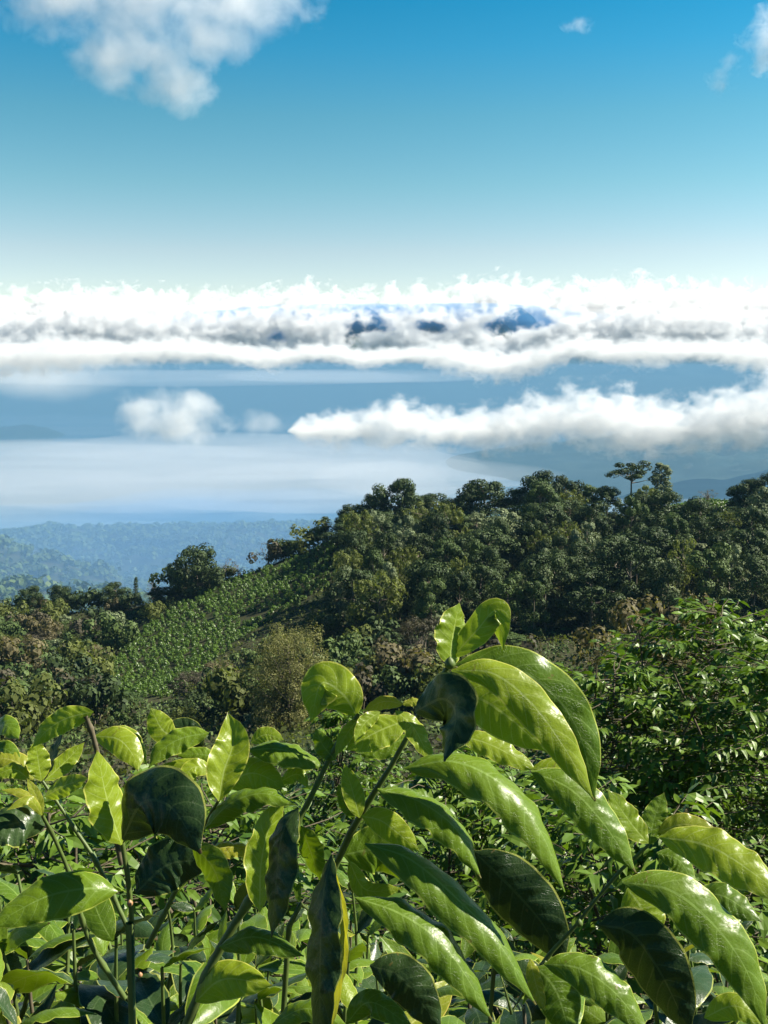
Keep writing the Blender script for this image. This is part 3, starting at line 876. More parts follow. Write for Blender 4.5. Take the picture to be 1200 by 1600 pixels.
# shrubs over the left slope and the gully
SH = {}
def shrub_meshes(seed, R, H, n, leaf, fol):
    rng = np.random.default_rng(seed)
    k = 11
    C = np.stack([rng.normal(size=k) * R * 0.42, rng.normal(size=k) * R * 0.42, H * rng.uniform(0.3, 0.8, k)], -1)
    I = rng.integers(0, k, n); d = sph(n, rng)
    P = C[I] + d * (R * 0.36 * rng.uniform(0.5, 1.1, n) ** 0.5)[:, None]
    P[:, 2] = np.maximum(P[:, 2], 0.05)
    V, Fq = facets(P, norm(d * 1.0 + sph(n, rng) * 0.35 + [0, 0, 0.15]), leaf * rng.uniform(0.6, 1.4, n), 0.8, rng, bend=0.25)
    a = Acc()
    for j in range(6): limb(a, (0, 0, -0.5), C[j], 0.07, 0.02, rng, 4, 4)
    return a.mesh('stem', [M['bark']], True), mesh_np('foliage', V, Fq, [fol])
for kind in ('mid', 'olive', 'tan', 'brown', 'pale', 'dark'):
    SH[kind] = [shrub_meshes(2000 + 17 * i + 7 * len(kind), 2.2, 3.0, 900, 0.36, M[kind]) for i in range(3)]
def in_field(u, v):
    poly = [(545, 838), (555, 872), (510, 920), (450, 956), (390, 994), (315, 1048), (262, 1105), (150, 1105), (162, 1040), (212, 988), (305, 928), (400, 893)]
    c = False
    j = len(poly) - 1
    for i in range(len(poly)):
        if (poly[i][1] > v) != (poly[j][1] > v) and u < (poly[j][0] - poly[i][0]) * (v - poly[i][1]) / (poly[j][1] - poly[i][1]) + poly[i][0]: c = not c
        j = i
    return c
def to_px(x, y, z):
    d = y * math.cos(PITCH) - z * math.sin(PITCH)
    return 600 + F * x / d, 800 - F * (y * math.sin(PITCH) + z * math.cos(PITCH)) / d
lab_s = {'mid': ('green shrub among others on the slope below the left crest', 'green shrubs on the slope'), 'olive': ('olive shrub among others on the slope below the left crest', 'olive shrubs on the slope'),
         'tan': ('dry tan shrub among others on the slope below the left crest', 'dry tan shrubs on the slope'), 'brown': ('dull brown shrub among others on the slope below the left crest', 'dull brown shrubs on the slope'),
         'pale': ('grey green shrub among others on the slope below the left crest', 'grey green shrubs on the slope'), 'dark': ('dark shrub among others on the slope below the left crest', 'dark shrubs on the slope')}
ns = tries = 0
while ns < 230 and tries < 6000:
    tries += 1
    u, y = rng.uniform(-30, 760), rng.uniform(150, 304)
    z = float(ground((u - 600) / F * y, y)); x = float(XY(u, y, z)); z = float(ground(x, y))
    uu, vv = to_px(x, y, z)
    s = float(rng.choice([0.8, 1.0, 1.2, 1.6, 2.0, 2.5]))
    if any(in_field(uu, vv - q) for q in np.arange(0, 4.2 * s * F / y, 8)): continue
    if u > 545 and y > 215: continue
    if not far_enough(x, y, 2.1): continue
    kind = str(rng.choice(['mid', 'olive', 'mid', 'olive', 'pale', 'dark', 'dark', 'mid', 'tan', 'brown']))
    sm, fm = random.choice(SH[kind])
    e = link('shrub', None, loc=(x, y, z - 0.1))
    e.scale = (s, s, s * rng.uniform(0.8, 1.25)); e.rotation_euler = (0, 0, rng.uniform(0, 6))
    tag(e, lab_s[kind][0], 'shrub', lab_s[kind][1])
    link('stem', sm, e); link('foliage', fm, e)
    ns += 1

# undergrowth
n = 60000
uu = rng.uniform(-80, 1280, n); yy = rng.uniform(95, 312, n)
zz = ground((uu - 600) / F * yy, yy); xx = XY(uu, yy, zz); zz = ground(xx, yy)
pu, pv_ = to_px(xx, yy, zz)
keep = np.array([not in_field(a, b_) for a, b_ in zip(pu, pv_)])
P = np.stack([xx, yy, zz + rng.random(n) ** 1.5 * 1.3], -1)[keep]
pt = fbm(P / 9, 3, 88)
for nm, mt, sel in (('undergrowth', 'mid', pt < 0.5), ('dry_undergrowth', 'olive', pt >= 0.56), ('dark_undergrowth', 'brown', (pt >= 0.5) & (pt < 0.56))):
    Q = P[sel]
    V, Fq = facets(Q, norm(sph(len(Q), rng) + [0, 0, 0.7]), rng.uniform(0.35, 0.95, len(Q)), 0.75, rng, bend=0.3)
    tag(link(nm, mesh_np(nm, V, Fq, [M[mt]])), {'undergrowth': 'green undergrowth between the shrubs of the slopes', 'dry_undergrowth': 'olive dry undergrowth in patches on the slopes', 'dark_undergrowth': 'dull brown undergrowth in patches on the slopes'}[nm], kind='stuff')

n = 26000
yy = 22 + 78 * rng.random(n) ** 1.3; xx = rng.uniform(-0.62, 0.62, n) * (yy + 4)
P = np.stack([xx, yy, ground(xx, yy) + rng.random(n) * 0.6], -1)
V, Fq = facets(P, norm(sph(n, rng) + [0, 0, 0.8]), rng.uniform(0.12, 0.3, n) * (1 + yy / 45), 0.6, rng, bend=0.3)
tag(link('ground_cover', mesh_np('ground_cover', V, Fq, [M['coffee']])), 'low green growth covering the near slope', kind='stuff')
# plantation rows
def bush_mesh(seed, n=70):
    rng = np.random.default_rng(seed)
    d = sph(n, rng)
    P = d * rng.uniform(0.6, 1.0, (n, 1)) * [0.75, 0.75, 0.85] + [0, 0, 0.95]
    V, Fq = facets(P, norm(d + 0.6 * sph(n, rng) + [0, 0, .3]), rng.uniform(0.3, 0.62, n), 0.7, rng, bend=0.3)
    return V, Fq
BV = [bush_mesh(3000 + i) for i in range(5)]
BM = [mesh_np('coffee_shrub', V, Fq, [M['field']]) for V, Fq in BV]
pts = []
A0 = np.array(hit(200, 1070)).ravel(); A1 = np.array(hit(515, 860)).ravel()
dirv = (A1 - A0)[:2]; dirv /= np.linalg.norm(dirv)
nrm_ = np.array([-dirv[1], dirv[0]])
for i in range(-70, 71):
    for j in range(-14, 150):
        q = A0[:2] + dirv * j * 1.05 + nrm_ * i * 2.5 + rng.normal(size=2) * 0.3
        z = float(np.interp(0, [0], [0]))
        pts.append(q)
pts = np.array(pts)
zz = ground(pts[:, 0], pts[:, 1])
pu, pv_ = to_px(pts[:, 0], np.maximum(pts[:, 1], 1), zz)
ok = np.array([in_field(a, b_) and 150 < y < 304 for a, b_, y in zip(pu, pv_, pts[:, 1])])
pts, zz = pts[ok], zz[ok]
keep = (rng.random(len(pts)) > 0.08) & (fbm(np.stack([pts[:, 0], pts[:, 1], 0 * pts[:, 0]], -1) / 11, 3, 77) > 0.27)
pts, zz = pts[keep], zz[keep]
order = np.argsort(pts[:, 1])
rest = Acc()
for r_, i in enumerate(order):
    s, a = rng.uniform(0.5, 1.0), rng.uniform(0, 6.28)
    if r_ < 300:
        o = link('coffee_shrub', BM[r_ % 5], loc=(pts[i, 0], pts[i, 1], zz[i] - 0.1))
        o.scale = (s, s, s); o.rotation_euler = (0, 0, a)
        tag(o, 'small coffee shrub in a planted row on the sunlit slope', 'shrub', 'coffee shrubs in rows on the plantation slope')
    else:
        V, Fq = BV[r_ % 5]
        ca, sa = math.cos(a), math.sin(a)
        Rm = np.array([[ca, -sa, 0], [sa, ca, 0], [0, 0, 1]])
        rest.add(V @ Rm.T * s + [pts[i, 0], pts[i, 1], zz[i] - 0.1], Fq)
if rest.n:
    tag(link('coffee_shrub_rows', rest.mesh('coffee_shrub_rows', [M['field']])), 'further rows of small coffee shrubs up the plantation slope', kind='stuff')
# bright grass and shrubs on the right crest
n = 14000
uu = rng.uniform(1035, 1260, n); yy = rng.uniform(258, 318, n)
zz = ground((uu - 600) / F * yy, yy); xx = XY(uu, yy, zz); zz = ground(xx, yy)
V, Fq = facets(np.stack([xx, yy, zz + rng.random(n) * 1.1], -1), norm(sph(n, rng) + [0, 0, 0.8]), rng.uniform(0.4, 0.9, n), 0.7, rng, bend=0.3)
tag(link('crest_grass', mesh_np('crest_grass', V, Fq, [M['field']])), 'bright green low growth on the right crest', kind='stuff')

# ================================================================== COFFEE BUSHES a few metres off
def small_leaf(L, w, bend):
    V = [(0, 0, 0), (w, L * .35, -bend * .05 + .12 * w), (-w, L * .35, -bend * .05 + .12 * w), (0, L * .4, -bend * .08), (w * .75, L * .72, -bend * .4), (-w * .75, L * .72, -bend * .4), (0, L * .72, -bend * .45), (0, L, -bend)]
    Fc = [(0, 1, 3, 3), (0, 3, 2, 2), (1, 4, 6, 3), (3, 6, 5, 2), (4, 7, 6, 6), (6, 7, 5, 5)]
    return np.array(V), [tuple(dict.fromkeys(f)) for f in Fc]
def leaf_frames(bases, outs, rng, droop):
    """matrices with y along the leaf and z its upper side"""
    T = norm(outs + np.array([0, 0, -1]) * droop[:, None])
    U = norm(np.array([0, 0, 1.0]) + 0.45 * rng.normal(size=(len(bases), 3)))
    Xa = norm(np.cross(T, U)); Za = np.cross(Xa, T)
    return Xa, T, Za
def coffee_bush(cx, cy, cz, H, R, nbr, nn, leaf_len, label, seed, n_obj=300, name='coffee_bush'):
    rng = np.random.default_rng(seed)
    e = link(name, None, loc=(cx, cy, cz))
    tag(e, label, 'coffee bush')
    st = Acc(); B, O = [], []
    for k in range(5):
        limb(st, (rng.normal() * .15, rng.normal() * .15, -0.6), (rng.normal() * R * .3, rng.normal() * R * .3, H * rng.uniform(.8, .98)), 0.03, 0.008, rng, 5, 6, 0.02)
    for i in range(nbr):
        f = (i + rng.random()) / nbr
        h = H * (0.12 + 0.86 * f); a = rng.uniform(0, 2 * PI)
        reach = R * math.sqrt(max(0.06, 1 - (max(0, (f - 0.35)) / 0.66) ** 2)) * rng.uniform(0.75, 1.1)
        dr = np.array([math.cos(a), math.sin(a), 0])
        p0 = np.array([0, 0, h - 0.15 * reach]); p1 = dr * reach + [0, 0, h + rng.normal() * 0.08]
        pts = limb(st, p0, p1, 0.007, 0.003, rng, 4, 5, 0.03)
        ts = np.linspace(0.3, 1.0, nn)
        for j, t in enumerate(ts):
            q = p0 * (1 - t) + p1 * t
            side = np.array([-dr[1], dr[0], 0])
            for sg in (1, -1):
                B.append(q); O.append(norm(dr * (0.5 + .3 * rng.random()) + side * sg * rng.uniform(.5, 1) + [0, 0, rng.uniform(-.1, .5)]))
        B.append(p1); O.append(norm(dr + [0, 0, .6]))
    B, O = np.array(B), np.array(O)
    Xa, Ya, Za = leaf_frames(B, O, rng, rng.uniform(0.0, 0.7, len(B)))
    sc_ = rng.uniform(0.7, 1.2, len(B))
    link('stem', st.mesh('stem', [M['twig_brown']], True), e)
    tm = []
    for bend in (0.02, 0.05, 0.08):
        V, Fc = small_leaf(leaf_len, leaf_len * 0.19, bend * leaf_len / 0.15)
        me = bpy.data.meshes.new('leaf'); me.from_pydata([tuple(v) for v in V], [], Fc); me.materials.append(M['coffee']); tm.append((me, V, [list(f) for f in Fc]))
    score = -(B @ norm(np.array([cx, cy, cz]))) + 0.6 * B[:, 2] + rng.normal(size=len(B)) * 0.25 * R
    order = np.argsort(-score)
    rv, rf, nv = [], [], 0
    for r_, i in enumerate(order):
        me, V, Fc = tm[i % 3]
        if r_ < n_obj:
            o = link('leaf', me, e)
            o.matrix_local = Matrix(((*[float(Xa[i, 0] * sc_[i]), float(Ya[i, 0] * sc_[i]), float(Za[i, 0] * sc_[i])], B[i, 0]), (Xa[i, 1] * sc_[i], Ya[i, 1] * sc_[i], Za[i, 1] * sc_[i], B[i, 1]), (Xa[i, 2] * sc_[i], Ya[i, 2] * sc_[i], Za[i, 2] * sc_[i], B[i, 2]), (0, 0, 0, 1)))
        else:
            Q = (V[:, :1] * Xa[i] + V[:, 1:2] * Ya[i] + V[:, 2:] * Za[i]) * sc_[i] + B[i]
            rv.append(Q)
            for f in Fc: rf.append([q + nv for q in f])
            nv += len(V)
    if rv:
        me = bpy.data.meshes.new('foliage'); me.from_pydata([tuple(v) for v in np.concatenate(rv)], [], rf); me.materials.append(M['coffee'])
        link('foliage', me, e)['kind'] = 'stuff'
    return e
def bush_px(u, v_top, y, R, H, *a, **k):
    zt = float(-y * S(v_top)); x = float(XY(u, y, zt))
    return coffee_bush(x, y, zt - H, H, R, *a, **k)
bush_px(1120, 938, 11.5, 1.75, 3.2, 330, 9, 0.13, 'large glossy coffee bush filling the right side behind the near leaves', 401)
bush_px(960, 1035, 10.5, 1.05, 2.4, 170, 8, 0.13, 'smaller coffee bush at the left flank of the large right bush', 402)
bush_px(540, 1098, 14.0, 0.75, 2.2, 130, 7, 0.13, 'coffee bush top showing behind the central twig', 403)
bush_px(690, 1165, 8.5, 1.2, 2.4, 200, 8, 0.13, 'shaded coffee bush behind the big arching leaves in the centre', 404)
bush_px(1010, 1265, 6.0, 1.3, 2.4, 200, 8, 0.13, 'coffee bush low behind the right hand leaves', 405)
bush_px(60, 1262, 5.0, 1.2, 2.0, 180, 8, 0.12, 'coffee bush low behind the leaves at the left edge', 407)
bush_px(1235, 1000, 10.0, 1.5, 3.0, 220, 8, 0.13, 'coffee bush cut by the right edge beside the large bush', 408)
bush_px(880, 1200, 7.5, 1.0, 2.4, 150, 8, 0.12, 'dim coffee bush under the left flank of the large bush', 409)
bush_px(330, 1235, 6.0, 1.5, 2.2, 200, 8, 0.13, 'coffee bush low behind the left hand leaves', 406)

# ================================================================== NEAR COFFEE LEAVES
def leaf_np(C, width, N_hint, curl, fold, wave, seed, ns=17, nt=9, quilt=0.05):
    rng = np.random.default_rng(seed)
    C = np.asarray(C)
    n = len(C)
    T = norm(np.gradient(C, axis=0))
    N = norm(N_hint - (T @ N_hint)[:, None] * T)
    B = np.cross(T, N)
    s = np.linspace(0, 1, n)
    prof = np.clip(np.sin(PI * np.clip(s * 1.02 - 0.015, 0, 1) ** 0.85), 0, 1) ** 0.72
    prof = prof * np.where(s > 0.86, 1 - 0.55 * ((s - 0.86) / 0.14) ** 0.8, 1)
    w = np.maximum(width * 0.5 * prof, width * 0.022)
    t = np.linspace(-1, 1, nt)
    ph = rng.uniform(0, 6.28, 2)
    V, UV = [], []
    for i in range(n):
        for tt in t:
            a = abs(tt)
            sgn = 0 if tt >= 0 else 1
            if curl > 1e-3:
                lat = w[i] * math.sin(curl * a) / curl; dep = -w[i] * (1 - math.cos(curl * a)) / curl
            else: lat, dep = w[i] * a, 0
            cf, sf = math.cos(fold), math.sin(fold)
            l2, d2 = lat * cf - dep * sf, lat * sf + dep * cf
            d2 += wave * w[i] * a ** 2 * math.sin(2 * PI * 3.3 * s[i] + ph[sgn]) + 0.5 * wave * w[i] * a ** 2 * math.sin(2 * PI * 7.1 * s[i] + ph[1 - sgn])
            d2 += quilt * w[i] * math.sin(PI * min(1, a * 1.05)) * (math.sin(PI * (8 * s[i] - 1.4 * a ** 1.3 + (0.3 if sgn else 0))) ** 2 - 0.5)
            V.append(C[i] + B[i] * (l2 if tt >= 0 else -l2) + N[i] * d2)
            UV.append((s[i], (tt + 1) / 2))
    idx = np.arange(n * nt).reshape(n, nt)
    Fq = np.stack([idx[:-1, :-1], idx[:-1, 1:], idx[1:, 1:], idx[1:, :-1]], -1).reshape(-1, 4)
    return np.array(V), Fq, np.array(UV)
hs = [500]
def hero(root, pts, d0, d1, w_px, hint, kind='mature', curl=0.5, fold=0.0, wave=0.10):
    hs[0] += 1
    n = len(pts)
    P = np.array([W(u, v, d0 + (d1 - d0) * i / (n - 1)) for i, (u, v) in enumerate(pts)])
    C = spline(P, 41)
    h = hint[0] * RT + hint[1] * UP - hint[2] * FWD
    V, Fq, UV = leaf_np(C, w_px * (0.88 if w_px > 80 else 1) * d0 / F, norm(np.array(h)), curl, fold, 0.06 + 0.11 * ((hs[0] * 37) % 10) / 10, hs[0], nt=13, quilt=0.075)
    base = C[0]
    me = mesh_np('leaf', V - base, Fq, [M['leaf_' + kind]], UV, smooth=True)  # kind 'old' is the mature leaf with shade painted in
    o = link('leaf', me, root)
    o.location = tuple(base - np.array(root.location))
    return o
def stem(root, pts, d0, d1, r0, r1, name='branch', mat='stem_green', n=48, to_ground=False):
    m = len(pts)
    P = [W(u, v, d0 + (d1 - d0) * i / (m - 1)) for i, (u, v) in enumerate(pts)]
    R = 0.78 * np.linspace(r0, r1, m) * d0 / F
    if to_ground:
        q = P[-1]; P.append(np.array([q[0] * 1.1, q[1] + 0.1, float(ground(q[0], q[1] + .1)) - 0.05])); R = np.append(R, R[-1] * 1.6)
    P = np.array(P); t = np.linspace(0, 1, len(P)); C = spline(P, n)
    rr = np.interp(np.linspace(0, 1, n), t, R)
    rr = rr * (1 + 0.42 * np.exp(-((np.arange(n) % 11 - 5) / 1.1) ** 2) + 0.05 * np.sin(np.arange(n) * 2.1))
    V, Fq = tube(C, rr, 8)
    return link(name, mesh_np(name, V - np.array(root.location), Fq, [M[mat]], smooth=True), root)
def bud(root, u, v, d, r_px, mat='bud_pink'):
    rng = np.random.default_rng(int(u * 7 + v))
    pts = np.array([[0, 0, -1], [0, 0, -.5], [0, 0, .1], [0, 0, .7], [0, 0, 1.15]]) * r_px * d / F
    V, Fq = tube(pts, np.array([.35, .95, 1, .6, .08]) * r_px * d / F, 8)
    return link('bud', mesh_np('bud', V + W(u, v, d) - np.array(root.location), Fq, [M[mat]], smooth=True), root)
def plant(x, y, label):
    o = link('coffee_plant', None, loc=(x, y, float(ground(x, y))))
    return tag(o, label, 'coffee plant')

pL = plant(-0.26, 1.05, 'coffee plant at left with a big two lobed glossy leaf on an upright stem')
UPC = (0.15, 0.55, 0.8)
for a in [
 ([(190, 1320), (178, 1285), (164, 1235), (152, 1172)], 0.98, 0.98, 82, (0.75, 0.35, 0.65), 'young', 0.35, 0.0),
 ([(191, 1312), (222, 1255), (268, 1262), (314, 1334)], 0.97, 0.93, 132, (-0.35, 0.35, 0.9), 'old', 0.55, 0.0),  # 'old': mature leaf with shade painted in
 ([(184, 1393), (140, 1388), (70, 1402), (-20, 1450)], 0.98, 0.94, 88, (0.0, 0.55, 0.8), 'mature', 0.7, 0.0),
 ([(146, 1112), (105, 1122), (75, 1140), (50, 1168)], 1.05, 1.05, 40, (-0.2, 0.2, 0.95), 'young', 0.4, 0.0),
 ([(-25, 1160), (5, 1132), (30, 1155)], 1.15, 1.1, 40, UPC, 'mature', 0.6, 0.0),
 ([(-25, 1200), (5, 1170), (34, 1195)], 1.12, 1.1, 34, UPC, 'mature', 0.5, 0.0),
 ([(65, 1220), (60, 1190), (55, 1156)], 1.08, 1.08, 38, (0.5, 0.3, 0.8), 'young', 0.2, 0.1),
 ([(70, 1218), (82, 1180), (98, 1143)], 1.09, 1.10, 26, (-0.6, 0.3, 0.6), 'old', 0.2, 0.1),  # shade-darkened mature leaf
 ([(70, 1220), (100, 1192), (132, 1160)], 1.09, 1.12, 32, (0.1, 0.5, 0.8), 'young', 0.3, 0.0),
 ([(148, 1150), (185, 1155), (208, 1180), (216, 1205)], 1.1, 1.08, 48, (0.3, 0.4, 0.8), 'young', 0.5, 0.0),
 ([(160, 1148), (200, 1150), (230, 1196)], 1.12, 1.12, 32, (0.3, 0.4, 0.8), 'young', 0.5, 0.0),
 ([(70, 1245), (100, 1228), (138, 1215)], 1.06, 1.04, 34, (0.2, 0.5, 0.8), 'young', 0.4, 0.0),
 ([(52, 1218), (25, 1190), (-20, 1182)], 1.1, 1.1, 40, (0.1, 0.6, 0.7), 'yellow', 0.6, 0.0),
 ([(46, 1217), (20, 1202), (-14, 1216)], 1.08, 1.07, 28, (0.1, 0.6, 0.7), 'young', 0.6, 0.0),
 ([(70, 1290), (30, 1285), (-40, 1305)], 1.04, 1.0, 74, (-0.3, 0.4, 0.85), 'old', 0.5, 0.0),  # shade-darkened mature leaf
 ([(66, 1274), (57, 1245), (42, 1216)], 1.02, 1.02, 17, (0.3, 0.4, 0.8), 'yellow', 0.2, 0.2),
 ([(66, 1274), (45, 1250), (10, 1266)], 1.02, 1.0, 17, (0.2, 0.6, 0.7), 'yellow', 0.4, 0.0),
 ([(62, 1262), (35, 1240), (2, 1234)], 1.03, 1.03, 15, (0.2, 0.6, 0.7), 'yellow', 0.4, 0.0),
 ([(276, 1153), (254, 1140), (236, 1106)], 1.12, 1.12, 42, (0.2, 0.2, 0.9), 'young', 0.3, 0.0),
 ([(316, 1168), (292, 1140), (262, 1130)], 1.14, 1.14, 38, (-0.3, 0.3, 0.9), 'old', 0.3, 0.0),  # shade-darkened mature leaf
 ([(326, 1145), (285, 1153), (252, 1172), (232, 1200)], 1.1, 1.08, 42, (-0.2, 0.4, 0.9), 'mature', 0.6, 0.0),
 ([(342, 1184), (310, 1178), (276, 1180)], 1.12, 1.12, 28, UPC, 'mature', 0.5, 0.0),
 ([(338, 1202), (300, 1192), (250, 1196)], 1.1, 1.1, 18, UPC, 'young', 0.5, 0.0),
 ([(338, 1204), (300, 1200), (285, 1238)], 1.08, 1.06, 30, UPC, 'young', 0.3, 0.0),
 ([(342, 1252), (350, 1205), (364, 1160), (356, 1113)], 1.0, 1.04, 66, (0.1, 0.2, 0.95), 'young', 0.1, 0.45),
 ([(350, 1226), (395, 1208), (446, 1230)], 1.06, 1.04, 58, (0.0, 0.45, 0.85), 'young', 0.6, 0.0),
 ([(425, 1186), (455, 1190), (488, 1204)], 1.1, 1.1, 26, UPC, 'young', 0.4, 0.0),
 ([(436, 1222), (465, 1210), (482, 1230)], 1.06, 1.05, 26, UPC, 'young', 0.4, 0.0),
 ([(388, 1172), (430, 1170), (470, 1180), (508, 1200)], 1.05, 1.05, 54, (0.35, 0.65, 0.55), 'mature', 0.8, 0.0),
 ([(392, 1160), (415, 1148), (444, 1156)], 1.12, 1.12, 28, (-0.1, 0.4, 0.8), 'young', 0.3, 0.0),
 ([(320, 1295), (360, 1255), (412, 1240), (466, 1258)], 1.02, 1.0, 54, (0.25, 0.75, 0.55), 'mature', 0.9, 0.0),
 ([(320, 1328), (360, 1324), (404, 1330)], 1.0, 1.0, 36, (0.2, 0.8, 0.5), 'yellow', 0.7, 0.0),
 ([(300, 1318), (335, 1360), (352, 1425)], 0.98, 0.96, 56, (-0.5, 0.1, 0.85), 'mature', 0.4, 0.0),
 ([(212, 1395), (265, 1350), (335, 1345)], 1.0, 1.0, 96, (-0.4, 0.1, 0.9), 'old', 0.4, 0.0),  # shade-darkened mature leaf
 ]:
    hero(pL, a[0], a[1], a[2], a[3], a[4], a[5], a[6], a[7])
stem(pL, [(191, 1316), (198, 1360), (204, 1405), (207, 1500), (208, 1640)], 1.0, 1.02, 5, 13, 'stem', to_ground=True)
stem(pL, [(66, 1220), (95, 1262), (120, 1300), (152, 1350), (200, 1450)], 1.09, 1.08, 3, 5)
stem(pL, [(66, 1274), (85, 1310), (110, 1370), (140, 1470), (195, 1560)], 1.03, 1.1, 3.5, 6)
stem(pL, [(134, 1118), (148, 1160), (166, 1240), (190, 1350)], 1.05, 1.08, 5, 6, mat='twig_brown')
stem(pL, [(342, 1250), (320, 1290), (280, 1380), (230, 1480)], 1.02, 1.06, 3, 6)
for q in ((203, 1411, 5), (219, 1523, 4)): bud(pL, q[0], q[1], 0.985, q[2])

